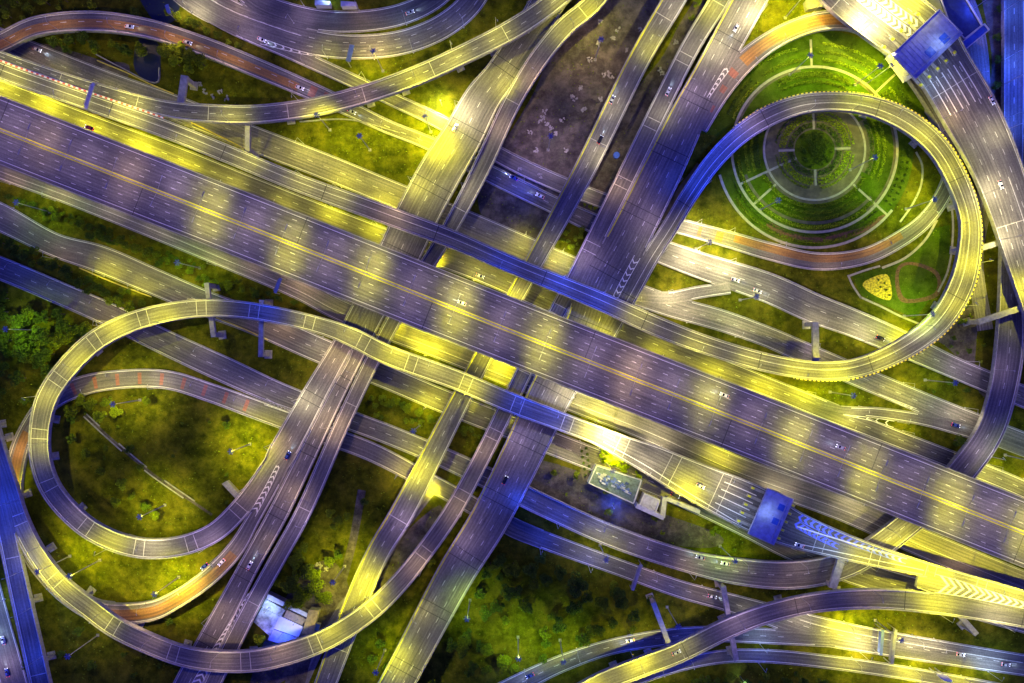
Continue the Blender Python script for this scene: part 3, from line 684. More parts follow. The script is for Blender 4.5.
# ---------------------------------------------------------------- trees
TV = []
for k, (mat, n) in enumerate((('leaf_a', 1500), ('leaf_b', 1500), ('leaf_c', 1500), ('leaf_a', 1300), ('leaf_b', 1300))):
    lob = [(random.uniform(-.6, .6), random.uniform(-.6, .6), random.uniform(-.35, .5), random.uniform(.2, .42)) for _ in range(12)]
    def smp():
        l = random.choice(lob); d = Vector((random.gauss(0, 1), random.gauss(0, 1), random.gauss(0, 1))).normalized() * random.uniform(.75, 1.0) * l[3]
        return (l[0] + d.x, l[1] + d.y, 1.35 + l[2] + d.z * .9)
    cm = leafmesh('crown', smp, n, .075, mat)
    b = MB(); b.tube((0, 0, -.05), (.02, .01, 1.1), .07, .045)
    for l in lob[:5]: b.tube((.02, .01, .75), (l[0] * .8, l[1] * .8, 1.3 + l[2]), .035, .012, 5)
    TV.append((cm, b.mesh('trunk', M['bark'])))
tree_n = 0
def tree(x, y, r, v, label, group=None, kind='tree'):
    """r = crown radius in pixels"""
    q = at(x, y)
    if inside(q.x, q.y, 0, margin=.5, dz=40): return
    s = r * PX; o = empty(kind, at(x, y), random.uniform(0, 6.28)); o.scale = (s, s, s * random.uniform(.85, 1.1))
    for nm, me in (('trunk' if kind == 'tree' else 'stem', TV[v][1]), ('crown' if kind == 'tree' else 'foliage', TV[v][0])):
        c = bpy.data.objects.new(nm, me); COL.objects.link(c); c.parent = o
    tag(o, label, kind, group)
T_ = [
 ('bright green tree by the canal under the orange ramp', 'trees beside the canal', 2, [(172,56,9),(184,52,9),(195,60,9),(205,66,8),(180,66,8),(192,72,7)]),
 ('dark tree on the left bank of the canal', 'dark trees on the canal bank', 1, [(60,47,7),(75,44,7),(90,42,8),(98,48,6),(128,52,6),(70,52,5)]),
 ('tree in the far top left corner', 'trees in the top left corner', 0, [(4,8,9),(20,4,9),(12,18,7),(50,5,7),(68,2,6),(4,26,6),(33,12,6)]),
 ('yellowish bush in the narrow strip between the orange ramp and the top highway', 'bushes between the top roads', 2, [(172,16,5),(182,20,5),(192,24,5),(200,28,6),(210,33,5),(220,38,5),(230,44,4),(240,48,4)]),
 ('dark bush at the left edge between two parallel roads', 'dark bushes between the left roads', 1, [(6,244,9),(20,246,8),(30,256,7),(60,266,8),(72,272,8),(84,284,7),(50,262,6),(92,292,5),(40,252,6)]),
 ('green bush in the strip just above the left loop', 'green bushes above the left loop', 0, [(114,300,6),(124,303,7),(136,307,7),(146,303,5),(118,308,5)]),
 ('green bush on the bank of the ditch below the wide highway', 'bushes on the ditch bank', 0, [(123,242,5),(131,246,6),(141,250,6),(151,253,6),(160,256,5),(170,262,5),(182,266,5),(194,271,5),(206,277,4),(218,283,4),(230,288,4),(100,234,4)]),
 ('dark bush in the grass strip at the far left', 'bushes in the far left strip', 1, [(12,198,4),(24,203,5),(36,206,5),(48,212,5),(60,216,4),(84,224,5),(94,228,5)]),
 ('tree in the dark wood at the left edge', 'trees of the dark left wood', 4, [(8,312,12),(30,322,12),(52,336,12),(12,340,12),(34,352,11),(8,368,11),(70,326,9),(26,378,9),(84,330,8),(50,318,9),(6,392,9)]),
 ('dark tree on the shaded ditch bank under the wide highway', 'dark trees of the ditch bank', 1, [(104,236,6),(113,241,6),(108,230,4),(100,288,6),(110,293,6),(92,280,5),(122,298,5)]),
 ('leafy tree on the left loop lawn near the shaded bank', 'leafy trees on the left loop lawn', 0, [(96,404,7),(112,400,7),(86,396,5),(120,500,6),(135,494,5),(160,512,6),(104,470,5),(90,452,6),(150,400,5)]),
 ('tree standing along the side of the lower right diagonal', 'trees along the lower diagonals', 1, [(452,640,7),(462,650,6),(468,630,6),(480,642,6),(470,668,6),(382,640,6),(374,655,6),(388,664,5),(360,520,5),(352,540,6),(340,552,6),(366,500,5)]),
 ('small tree with bright leaves near the outside of the left loop', 'bright trees outside the left loop', 2, [(54,346,7),(66,340,7),(48,358,5)]),
 ('tree on the dark grass inside the left loop', 'trees inside the left loop', 4, [(107,416,8),(121,412,8),(134,448,6),(76,438,6),(126,482,7),(150,504,6)]),
 ('bushy tree beside the tin-roofed compound', 'trees beside the tin-roofed compound', 0, [(300,558,9),(312,566,10),(296,574,9),(320,582,9),(306,590,9),(290,584,8),(328,594,8),(300,602,6),(316,574,8)]),
 ('bright green tree in the grass right of the left diagonal bundle', 'bright trees right of the left bundle', 2, [(332,512,6),(340,518,6),(348,514,5),(336,524,5)]),
 ('dark tree in the bottom centre park', 'trees in the bottom centre park', 1, [(576,580,13),(530,566,9),(516,588,8),(558,620,9),(545,576,8),(560,570,8),(498,560,7),(500,604,6),(528,604,7),(540,556,7),(586,594,7),(620,600,8),(632,612,7),(570,604,7),(612,620,6),(480,590,7),(486,610,8),(590,560,7),(566,556,6),(546,640,6)]),
 ('single round tree lighter than the others in the bottom centre park', 'park', 2, [(601,598,8)]),
 ('round green tree near the bottom of the wide diagonal viaduct', 'green trees near the bottom', 0, [(503,655,9),(514,664,6),(506,618,5)]),
 ('dark bush on the grass by the merging ramps', 'bush', 1, [(954,440,7)]),
 ('bush in the planted strip between the middle roads', 'bushes between the middle roads', 0, [(384,398,5),(396,402,5),(408,408,5),(420,412,5),(432,418,5),(444,424,4),(464,432,4),(452,438,4),(376,405,4)]),
 ('dark tree along the bottom edge', 'trees along the bottom edge', 1, [(700,678,6),(714,680,6),(744,679,7),(760,682,6),(784,680,7),(800,678,6),(820,680,7),(848,684,6)]),
 ('dark tree in the strip beside the right edge road', 'trees beside the right edge road', 1, [(993,40,5),(994,62,5),(992,88,5),(996,12,5),(990,110,4)]),
 ('green tree beside the middle viaduct at the top', 'trees at the top middle', 0, [(694,6,6),(700,16,5),(690,20,4)]),
 ('bush in the grass by the diagonal viaduct crossing', 'bushes by the crossing', 0, [(608,196,4),(596,216,4),(556,226,4),(470,118,3),(582,230,4),(444,440,4)]),
]
for lab, grp, v, L in T_:
    for i, (x, y, r) in enumerate(L): tree(x, y, r * 1.0, v if random.random() < .7 else (v + 3) % 5, lab, grp if len(L) > 1 else None, 'bush' if 'bush ' in lab else 'tree')
def scatter(n, box, rr, vs, lab, grp, keep=lambda x, y: True):
    k = 0; tries = 0
    while k < n and tries < n * 30:
        tries += 1; x, y = random.uniform(box[0], box[2]), random.uniform(box[1], box[3]); r = random.uniform(*rr)
        if not keep(x, y): continue
        bad = False
        for a_ in range(0, 360, 90):
            q = at(x + r * .8 * math.cos(R(a_)), y + r * .8 * math.sin(R(a_)))
            if inside(q.x, q.y, 0, margin=-.3, dz=40): bad = True; break
        if bad: continue
        tree(x, y, r, random.choice(vs), lab, grp, 'bush' if 'bush ' in lab else 'tree'); k += 1
scatter(24, (0, 285, 95, 425), (5, 10), (1, 4, 0), 'leafy tree in the wood at the left edge outside the loop', 'trees of the left edge wood')
scatter(36, (430, 540, 660, 683), (4, 9), (1, 4, 0, 3), 'tree scattered over the bottom centre park', 'scattered trees of the bottom centre park')
scatter(26, (0, 190, 110, 240), (2.5, 4.5), (0, 1, 3), 'low bush in the planted strip at the far left', 'low bushes in the far left strip', lambda x, y: abs(y - (194 + x * .38)) < 9)
scatter(40, (110, 225, 340, 325), (2.5, 4.5), (0, 3, 1), 'low bush along the ditch below the pale road', 'low bushes along the ditch', lambda x, y: abs(y - (232 + (x - 100) * .41)) < 10)
scatter(24, (0, 228, 160, 300), (3, 6), (1, 4, 0), 'dark bush between the two lowest left roads', 'dark bushes between the lowest left roads')
scatter(16, (0, 0, 150, 60), (3, 6), (0, 1, 2), 'tree on the grass around the orange ramp', 'trees around the orange ramp')
scatter(10, (230, 540, 350, 610), (5, 8), (0, 2, 3), 'bushy tree behind the tin-roofed compound', 'bushy trees behind the compound')
scatter(24, (370, 385, 500, 450), (2.5, 4.5), (0, 3, 1), 'low bush on the strip between the crossing middle roads', 'low bushes between the crossing middle roads')
scatter(16, (560, 190, 660, 260), (2, 3.5), (0, 2), 'small bush beneath the diagonal viaducts', 'small bushes beneath the diagonal viaducts')
scatter(8, (640, 668, 860, 683), (3, 6), (1, 0), 'small tree at the very bottom edge', 'small trees at the bottom edge')
scatter(18, (930, 300, 1000, 400), (2, 4), (1, 3), 'small dark bush right of the garden loop', 'small bushes right of the garden loop')
scatter(12, (500, 455, 740, 560), (2, 5), (0, 3), 'bush on the rough ground below the toll office', 'bushes below the toll office')
scatter(10, (60, 395, 260, 530), (2, 4.5), (0, 1, 3), 'small tree on the lawn of the left loop', 'small trees on the left loop lawn')
scatter(10, (30, 600, 200, 683), (3, 6), (1, 4), 'dark bush in the bottom left corner ground', 'dark bushes of the bottom left corner')
_t = tree
_t(230, 424, 5, 1, 'small lone dark tree on the grass near the tall lamp in the left loop')
# loose grass tufts
def tuft():
    while True:
        x, y = random.uniform(-10, 1034), random.uniform(-10, 693); q = at(x, y)
        if inside(q.x, q.y, 0, margin=-1.5, dz=1.5) is None and not (133 < x < 162 and 34 < y < 90) and (x - GC[0]) ** 2 + (y - GC[1]) ** 2 > 100 ** 2: return (q.x, q.y, random.uniform(.05, .5))
o = bpy.data.objects.new('rough_grass', leafmesh('rough_grass', tuft, 9000, .45, 'leaf_a')); COL.objects.link(o); tag(o, 'rough tufts of grass over the verges', 'grass', kind='stuff')

# ---------------------------------------------------------------- lamps
COLS = {'Y': (.98, .90, .01), 'y': (.98, .88, .06), 'W': (1, .84, .42), 'O': (1, .66, .30), 'B': (.03, .08, 1.0), 'G': (.62, .85, .04), 'A': (.07, .16, 1), 'C': (.55, .75, 1), 'P': (.85, .60, .80)}
LD = {}
def spotdata(c, pw, cone, blend=1.0, rad=.25):
    k = (c, pw, cone)
    if k not in LD:
        d = bpy.data.lights.new('lamp_light', 'SPOT'); d.color = COLS[c]; d.energy = pw; d.spot_size = R(cone); d.spot_blend = 1.0; d.shadow_soft_size = rad; LD[k] = d
    return LD[k]
b = MB(); b.tube((0, 0, 0), (0, 0, 9), .13, .08); b.box((0, 0, 0), .5, .5, .25, 0, True); LPOLE = b.mesh('pole', M['steel'])
b = MB(); b.tube((0, 0, 8.9), (1.9, 0, 9.6), .06, .045, 6); LARM = b.mesh('arm', M['steel'])
b = MB(); b.box((2.2, 0, 9.62), .95, .34, .16); LHEAD = b.mesh('lamp_head', M['steel'])
b = MB(); b.box((2.25, 0, 9.53), .6, .24, .03); LLENS = b.mesh('lens', M['lens'])
def aim(o, root, tgt, loc):
    d = (Vector(tgt) - loc); rot = d.to_track_quat('-Z', 'Y').to_matrix().to_4x4()
    w = Matrix.Translation(loc) @ rot
    rm = Matrix.Translation(root.location) @ Matrix.Rotation(root.rotation_euler.z, 4, 'Z') @ Matrix.Diagonal((*root.scale, 1))
    o.matrix_basis = rm.inverted() @ w
def cover(x, y, z):
    zs = []
    for p in PATHS:
        if not p.deck: continue
        d2 = (p.c[:, 0] - x) ** 2 + (p.c[:, 1] - y) ** 2; k = int(np.argmin(d2))
        if d2[k] < (p.hw[k] + 1.2) ** 2 and p.c[k, 2] > z + 3: zs.append(p.c[k, 2])
    return min(zs) if zs else None
def street_lamp(base, ang, tgt, c, pw, cone, label, group, heads=1, tgts=None):
    r = empty('street_lamp', base, ang); tag(r, label, 'lamp', group); hs = 1.22
    for dx in (0, 1, 2.4, 4):
        cv = cover(base[0] + math.cos(ang) * dx, base[1] + math.sin(ang) * dx, base[2])
        if cv is not None: hs = min(hs, max(.28, (cv - 2.1 - base[2]) / 9.8))
    if hs < 1.2: pw = pw * max(.12, (hs / 1.22) ** 2) if not isinstance(pw, tuple) else pw
    sx = 3.1 if heads == 2 else 1.0
    o = bpy.data.objects.new('pole', LPOLE); COL.objects.link(o); o.parent = r; o.scale.z = hs
    for k in range(heads):
        rz = math.pi * k
        for nm, me in (('arm', LARM), ('lamp_head', LHEAD)):
            o = bpy.data.objects.new(nm, me); COL.objects.link(o); o.parent = r; o.rotation_euler.z = rz; o.scale = (sx, 1, hs)
            if nm == 'lamp_head':
                l = bpy.data.objects.new('lens', LLENS); COL.objects.link(l); l.parent = o
        loc = Vector(base) + Vector((math.cos(ang + rz) * 2.25 * sx, math.sin(ang + rz) * 2.25 * sx, 9.35 * hs))
        q = bpy.data.objects.new('lamp_light', spotdata(c, pw if not isinstance(pw, tuple) else pw[k], cone)); COL.objects.link(q); q.parent = r; aim(q, r, (tgts or [tgt])[k], loc)
        if heads == 2:
            q = bpy.data.objects.new('lamp_light', spotdata('P', (3300, 1700)[k], 172)); COL.objects.link(q); q.parent = r; aim(q, r, Vector(tgts[k]) * 1.0, loc)  # second wide light in each head, added for the deck's mauve base tone
RN = {}
def nm(p):
    return {id(MH): 'median of the wide highway', id(R1): 'garden loop ramp', id(R2): 'left loop and toll plaza ramp', id(T): 'bottom right curved ramp', id(P): 'top left curved ramp', id(S1): 'left diagonal viaduct', id(S1A): 'left carriageway of the left bundle', id(S1B): 'narrow diagonal ramp', id(S2): 'lone middle viaduct', id(S3): 'ramp round the bottom left corner', id(S4): 'wide three-lane viaduct', id(Z): 'toll road at the top right', id(F1): 'yellow-lit road above the wide highway', id(F2): 'pale road below the wide highway', id(G1): 'road below the pale one at the left', id(G2): 'blue-lit curving road', id(G3): 'lower right ground road', id(V): 'orange loop road at the left', id(N2): 'pale upper ground road', id(N3): 'orange ramp and bright road beyond it', id(N4): 'ring road of the garden', id(N5): 'curved top highway', id(N6): 'topmost curved road', id(J): 'bottom edge road', id(K): 'curving bottom road', id(B2): 'blue bottom left viaduct', id(B3): 'bottom left corner road', id(X): 'merging slip road', id(XR): 'pale service road'}.get(id(p), 'side road')
def lampat(p, x, y, c, pw, cone=158):
    pw *= {'B': .25, 'A': .45, 'W': .8, 'P': .65, 'O': .65, 'C': .7, 'Y': 1.15, 'y': .85}[c]
    u = uat(p, x, y); hw = p.hwat(u); c0 = p.pt(u, 0)
    q = at(x, y, float(c0.z)); n = Vector((*[np.interp(u, p.u, p.n[:, k]) for k in (0, 1)], 0))
    d = (q - c0).dot(n); order = (1, -1) if d >= 0 else (-1, 1)
    sg = order[0]
    for s_ in order:
        e = p.pt(u, s_ * (hw + .25))
        if inside(e.x, e.y, e.z, skip=(p,), margin=-.3) is None: sg = s_; break
    base = p.pt(u, sg * (hw - .22 if p.deck else hw + .3), .0); base.z = base.z + (.8 if p.deck else -.1)
    if not p.deck: base.z = 0
    n2 = -n * sg; ang = math.atan2(n2.y, n2.x)
    street_lamp(tuple(base), ang, q, c, pw, cone, 'single-arm street lamp on the %s' % nm(p), 'street lamps on the %s' % nm(p))
KP = 1.0
def LL(p, pts):
    for t in pts:
        x, y, c, pw = t[:4]; lampat(p, x, y, c, min(pw, 105) * 1000 * KP)
# wide highway: twin-arm lamps on the median, those midway added for the deck's tone
HX = (-30, 40, 125, 210, 288, 368, 458, 545, 630, 708, 795, 868, 952, 1030)
HW = ((5, 2, 'O'), (9, 3, 'O'), (10, 4, 'O'), (26, 22, 'Y'), (20, 26, 'Y'), (28, 20, 'Y'), (30, 30, 'Y'), (26, 24, 'Y'), (14, 9, 'O'), (28, 8, 'Y'), (26, 18, 'Y'), (18, 28, 'Y'), (28, 32, 'Y'), (28, 26, 'Y'))
HL = [(x, *w) for x, w in zip(HX, HW)] + [((x0 + x1) / 2, 4.5 + 1.5 * math.sin(k), (2.0, 1.5, 2, 3.5, 4.5, 5, 5, 4.5, 2.0, 2.0, 3, 4.5, 5)[k], 'P') for k, (x0, x1) in enumerate(zip(HX, HX[1:]))]
for x, wn, ws, lc in HL:
    y = 130 + x * .3925; u = uat(MH, x, y); base = MH.pt(u, 0, .85); ang = MH.dirat(u) + math.pi / 2
    n = Vector((math.cos(ang), math.sin(ang), 0)); c0 = MH.pt(u, 0); tg = Vector((n.y, -n.x, 0))
    street_lamp(tuple(base), ang, None, lc, (wn * 720, ws * 720) if lc != 'P' else (wn * 640, ws * 600), 140 if lc == 'Y' else 165, 'twin-arm street lamp on the median barrier of the wide highway, every second one added', 'twin-arm lamps on the highway median', 2, [c0 + n * 7.6 - tg * 3, c0 - n * 7.6 + tg * 3])
LL(R1, [(10,74,'y',26),(70,95,'y',26),(125,115,'y',30),(190,140,'y',22),(245,161,'y',18),(300,183,'y',16),(335,196,'y',14),(390,216,'O',14),(640,318,'y',16),(700,343,'y',22),(755,360,'y',26),(800,370,'Y',26),(835,371,'Y',34),(885,357,'Y',24),(925,333,'W',18),(955,300,'Y',24),(968,262,'Y',34),(969,222,'Y',34),(950,170,'Y',30),(925,135,'Y',28),(890,113,'y',22),(850,104,'y',18),(805,105,'W',12),(752,124,'P',10),(735,138,'B',50),(716,158,'B',46),(698,183,'B',56),(655,250,'W',10),(560,283,'B',60),(600,300,'B',50),(505,262,'B',26)])
LL(P, [(560,-3,'y',20),(500,36,'y',22),(455,58,'y',28),(415,77,'Y',34),(360,96,'O',14),(300,109,'O',10),(230,115,'y',22),(130,100,'y',14)])
LL(R2, [(250,494,'O',12),(205,538,'P',16),(150,548,'W',26),(110,540,'Y',24),(75,516,'P',8),(44,440,'y',26),(45,400,'y',28),(75,360,'Y',28),(115,329,'Y',30),(160,314,'Y',26),(200,308,'y',16),(262,312,'B',34),(310,322,'y',16),(350,336,'y',22),(392,356,'Y',32),(430,370,'y',28),(468,385,'Y',24),(520,406,'B',44),(555,419,'B',50),(607,439,'W',130,100),(600,430,'Y',50),(650,460,'W',22),(690,488,'Y',46),(720,490,'W',22),(735,512,'C',8),(815,535,'C',9),(838,548,'C',8),(866,556,'Y',22),(915,564,'Y',90),(940,574,'Y',44),(985,586,'Y',40),(1020,596,'Y',36)])
LL(T, [(640,667,'Y',46),(590,690,'Y',32),(680,650,'y',16),(740,622,'P',14),(800,604,'O',10),(870,598,'O',8),(940,604,'Y',34),(1000,612,'W',26)])
LL(S1, [(540,15,'y',12),(500,80,'y',24),(470,115,'W',60),(445,150,'Y',60),(425,190,'y',34),(400,245,'W',10),(352,370,'O',14),(325,425,'O',14),(290,495,'O',12),(262,545,'O',9),(225,620,'O',12)])
LL(S1A, [(335,360,'O',18),(310,405,'W',26),(285,450,'O',18)])
LL(S1B, [(590,8,'Y',28),(565,28,'y',18),(530,75,'O',16),(500,125,'O',12),(470,190,'W',9),(378,350,'y',8),(340,428,'O',12),(300,520,'P',10),(250,610,'P',9)])
LL(S2, [(672,5,'W',20),(650,42,'y',22),(615,105,'W',16),(596,150,'W',18),(545,245,'y',6),(510,300,'Y',40),(490,345,'Y',34),(422,475,'Y',34),(400,520,'P',14),(366,588,'Y',34),(350,625,'y',20)])
LL(S3, [(715,8,'Y',22),(690,50,'W',14),(660,108,'W',12),(620,185,'O',16),(585,258,'P',14),(510,400,'O',16),(485,450,'O',14),(455,508,'O',12),(415,565,'O',14),(370,611,'Y',20),(330,637,'Y',26),(280,654,'O',16),(220,660,'O',14),(150,644,'O',8),(100,616,'Y',20),(60,584,'Y',22),(35,550,'y',16),(12,500,'B',18)])
LL(S4, [(745,8,'W',70),(725,50,'W',38),(700,95,'P',16),(660,175,'B',14),(640,215,'P',12),(600,305,'Y',26),(590,335,'Y',40),(560,388,'W',30),(525,445,'P',12),(495,500,'B',16),(470,545,'P',10),(430,620,'y',10),(405,665,'Y',26)])
LL(Z, [(870,12,'W',190),(876,14,'W',150),(905,10,'Y',60),(860,30,'Y',50),(965,108,'O',30),(985,140,'W',24),(1000,190,'W',60),(1012,235,'W',60),(1020,290,'Y',40),(940,80,'C',12)])
LL(F1, [(0,86,'Y',30),(45,104,'Y',36),(90,125,'Y',30),(140,145,'Y',46),(185,161,'Y',26),(230,180,'y',16),(285,200,'y',16),(330,215,'Y',20),(375,232,'Y',24),(438,257,'Y',70),(478,272,'y',16),(560,305,'Y',24),(516,290,'Y',60),(610,325,'Y',70),(660,350,'Y',16),(715,370,'Y',24),(765,386,'Y',30),(805,398,'Y',24),(850,415,'Y',18),(900,438,'y',12),(985,472,'y',24),(1020,486,'y',18)])
LL(F2, [(15,175,'O',8),(60,192,'O',8),(110,210,'W',8),(160,230,'W',7),(220,256,'O',6),(300,288,'O',12),(395,328,'Y',50),(430,345,'Y',34),(500,372,'Y',30),(600,412,'Y',16),(660,436,'W',18),(720,460,'Y',18),(780,486,'W',16),(850,510,'W',14),(960,560,'O',8),(250,265,'O',5)])
LL(G1, [(110,263,'Y',16),(145,278,'y',14),(60,247,'O',6),(185,296,'O',7),(280,330,'O',14),(320,348,'W',12),(430,396,'Y',16),(470,410,'y',16),(510,427,'y',14),(575,452,'O',9),(10,215,'P',4),(830,562,'y',10)])
LL(G2, [(110,317,'O',5),(200,358,'P',4),(270,390,'P',5),(100,310,'O',4),(440,456,'Y',16),(420,450,'y',8),(520,494,'B',34),(560,514,'B',34),(600,531,'B',24),(640,546,'P',5),(690,562,'O',9),(740,571,'O',6),(800,574,'O',6),(890,536,'W',10),(980,450,'P',10),(1006,370,'P',8),(1012,240,'A',46),(1013,60,'A',56),(1013,120,'A',50),(1012,10,'A',50),(1012,180,'A',46),(20,274,'B',9),(60,292,'B',5)])
LL(V, [(240,402,'P',10),(200,388,'P',8),(160,379,'P',9),(120,379,'P',6),(95,383,'O',5),(60,396,'B',6),(18,452,'O',18),(14,480,'Y',16),(45,572,'O',7),(110,613,'O',10),(150,611,'O',20),(190,590,'O',14),(225,560,'O',12),(430,482,'W',26),(400,470,'O',9)])
LL(G3, [(545,540,'B',22),(590,557,'B',20),(650,578,'O',5),(700,594,'O',6),(750,609,'W',5),(800,622,'W',16),(842,634,'Y',50),(862,640,'W',30),(910,647,'W',26),(930,650,'W',20),(990,660,'C',20)])
LL(K, [(530,678,'B',24),(580,656,'B',8),(630,643,'B',20),(690,636,'B',14),(490,695,'B',20),(760,637,'C',8)])
LL(J, [(690,662,'B',14),(760,656,'B',12),(850,664,'Y',16),(910,673,'Y',36),(960,682,'Y',26),(660,670,'B',14)])
LL(N2, [(110,90,'y',7),(60,70,'y',5),(200,118,'y',10),(300,155,'y',12),(345,175,'Y',12),(385,195,'Y',16),(520,245,'y',12),(560,262,'Y',16),(690,312,'W',10),(740,328,'W',10),(830,368,'y',8),(900,392,'y',14),(960,418,'W',12),(810,352,'P',6)])
LL(N3, [(10,40,'O',8),(60,24,'O',10),(120,24,'O',8),(180,38,'O',16),(230,57,'O',9),(300,87,'P',6),(388,127,'Y',14),(425,143,'Y',16),(520,188,'B',36),(560,208,'W',14),(690,258,'W',36),(725,272,'W',46),(765,287,'W',18),(820,311,'W',16),(865,328,'W',26),(905,342,'Y',40),(960,370,'P',9),(1010,392,'W',8)])
LL(N4, [(195,6,'W',30),(250,36,'P',8),(310,62,'O',10),(365,86,'Y',10),(430,118,'Y',24),(585,193,'W',16),(695,230,'W',30),(725,238,'Y',24),(775,252,'O',13),(830,262,'O',10),(880,250,'O',10),(925,218,'O',10),(945,130,'P',8),(860,24,'O',18),(815,22,'O',18),(775,40,'W',22),(745,62,'O',16),(725,84,'O',10)])
LL(N5, [(230,14,'O',9),(290,36,'P',3),(374,50,'O',22),(330,52,'Y',8),(410,42,'B',10),(455,18,'B',12)])
LL(N6, [(300,16,'P',8),(360,20,'O',4),(405,14,'C',4),(250,0,'P',5)])
LL(B2, [(8,530,'B',46),(16,570,'B',50),(25,610,'B',50),(36,655,'B',50),(0,500,'B',46),(-4,470,'B',40)])
LL(B3, [(0,640,'C',12),(6,665,'P',12),(-4,600,'C',10)])
LL(X, [(900,417,'y',12),(860,412,'W',10)])
LL(XR, [(972,30,'P',8),(980,80,'B',8),(985,200,'P',6)])
LL(Y3, [(668,296,'W',30),(640,300,'y',10)])

# tall masts over the grass; those marked added are invented to light it
b = MB(); b.tube((0, 0, 0), (0, 0, 26), .3, .14, 10); b.box((0, 0, 0), 1.4, 1.4, .5, 0, True); HPOLE = b.mesh('mast', M['concrete'])
b = MB()
for k in range(6):
    a = k * math.pi / 3; b.box((math.cos(a) * 1.1, math.sin(a) * 1.1, 26), 1.0, .6, .3, a); b.tube((0, 0, 26.1), (math.cos(a) * 1.1, math.sin(a) * 1.1, 26.1), .06, .06, 5)
b.tube((0, 0, 25.9), (0, 0, 26.4), .5, .5, 10); HHEAD = b.mesh('lamp_ring', m_plain('blue_grey_lamp_metal', (.10, .12, .26), .5))
def mast(bx, by, where, c, pw, cone=120):
    r = empty('high_mast_lamp', at(bx, by)); tag(r, 'tall blue-ringed lamp mast %s' % where, 'lamp', 'tall ring-headed lamp masts')
    for nm_, me in (('mast', HPOLE), ('lamp_ring', HHEAD)):
        o = bpy.data.objects.new(nm_, me); COL.objects.link(o); o.parent = r
    q = bpy.data.objects.new('lamp_light', spotdata(c, pw * (1000 if c == 'B' else 1650), cone, rad=.6)); COL.objects.link(q); q.parent = r; q.location = (0, 0, 25.5)
for m in ((98, 635, 'in the bottom left dark corner', 'P', 4), (179, 577, 'on the grass between the two left loops', 'Y', 110), (250, 444, 'on the lawn inside the left loop', 'Y', 100), (345, 566, 'beside the trees of the compound', 'Y', 60), (518, 637, 'in the bottom centre park', 'G', 44), (667, 607, 'between the bottom ramps', 'B', 16),
          (997, 88, 'beside the right edge road', 'B', 60), (383, 71, 'on the verge of the top highway', 'Y', 50), (431, 132, 'left of the bright diagonal viaduct', 'Y', 60), (696, 249, 'at the tip of the verge beside the bright road', 'W', 60), (906, 209, 'at the lower right rim of the garden', 'G', 64), (904, 316, 'by the garden path below the yellow bed', 'G', 50), (866, 84, 'at the upper right rim of the garden', 'Y', 90), (140, 400, 'added in the upper part of the left loop lawn', 'y', 46), (165, 505, 'added in the lower part of the left loop lawn', 'Y', 60), (875, 620, 'added on the grass below the bottom right ramp', 'Y', 60), (100, 560, 'added on the grass near the left edge loop', 'Y', 40),
          (785, 18, 'added on the glowing patch at the top', 'Y', 150), (720, 546, 'added on the grass below the lower toll plaza', 'G', 34), (560, 640, 'added near the bottom road', 'G', 30), (70, 556, 'added between the left loop and the blue viaduct', 'Y', 30), (330, 130, 'added on the bright grass under the top left ramp', 'Y', 50), (370, 150, 'added on the bright grass left of the diagonal viaduct', 'Y', 46), (595, 60, 'added on the bare ground at the top', 'O', 22), (548, 150, 'added on the bare ground left of the lone viaduct', 'P', 26), (830, 392, 'added on the green wedge by the garden loop', 'G', 34), (200, 268, 'added on the ditch bank', 'G', 26), (40, 330, 'added in the left edge wood', 'G', 30), (600, 545, 'added on the rough ground below the toll office', 'y', 20), (420, 425, 'added on the strip between the middle roads', 'y', 20), (50, 212, 'added in the far left strip', 'G', 24), (855, 85, 'added above the garden loop', 'G', 36), (790, 75, 'added in the upper garden', 'G', 40), (760, 210, 'added in the lower left garden', 'G', 44), (850, 170, 'added inside the garden loop', 'G', 40), (385, 650, 'added beside the lone middle viaduct', 'G', 20), (470, 600, 'added right of the wide viaduct', 'G', 30), (740, 300, 'added on the strip between the bright roads', 'G', 20), (925, 380, 'added on the strip by the garden loop exit', 'G', 20), (1005, 455, 'added on the right edge grass', 'G', 16), (606, 462, 'added beside the flat-roofed toll building', 'Y', 20)):  # every mast on this row is added to light the ground
    mast(*m)

# ---------------------------------------------------------------- gantries
def gantry(name, label, x0, y0, x1, y1, z, h, mat, pw=1.6, ph=2.4):
    a, c = at(x0, y0, z + h), at(x1, y1, z + h); d = c - a; ang = math.atan2(d.y, d.x); m = (a + c) / 2
    r = empty(name, (m.x, m.y, z), ang); tag(r, label, 'gantry'); L = d.length
    b = MB()
    for s_ in (-1, 1): b.tube((s_ * L / 2, 0, 0), (s_ * L / 2, 0, h), .28, .22)
    b.build('post', M['steel'], r)
    b = MB()
    for yy in (-.5, .5):
        for zz in (-.5, .5): b.tube((-L / 2, yy, h + zz), (L / 2, yy, h + zz), .09, .09, 6)
    n = int(L / 1.5)
    for k in range(n): b.tube((-L / 2 + k * L / n, -.5 if k % 2 else .5, h - .5), (-L / 2 + (k + 1) * L / n, .5 if k % 2 else -.5, h + .5), .06, .06, 5)
    b.build('truss', M['steel'], r)
    b = MB(); b.box((0, -.75, h), L * .8, .25, ph); b.build('sign_panel', M[mat], r)
    b = MB(); b.box((0, .2, h + .62), L * .98, pw, .12); b.build('walkway', M[mat], r)
gantry('sign_gantry', 'narrow grey gantry over the ramp beside the red and white barrier at the left', 94, 83, 86, 109, 14, 6, 'rooflilac')
gantry('sign_gantry', 'slim gantry over the blue road right of the bottom centre park', 641, 564, 632, 590, 0, 7, 'signgrey')
gantry('sign_gantry', 'blue gantry shape standing for the shadow of the grey gantry right of it', 882, 629, 880, 655, 0, 7, 'signblue')  # built where the grey gantry's blue shadow lies on the road
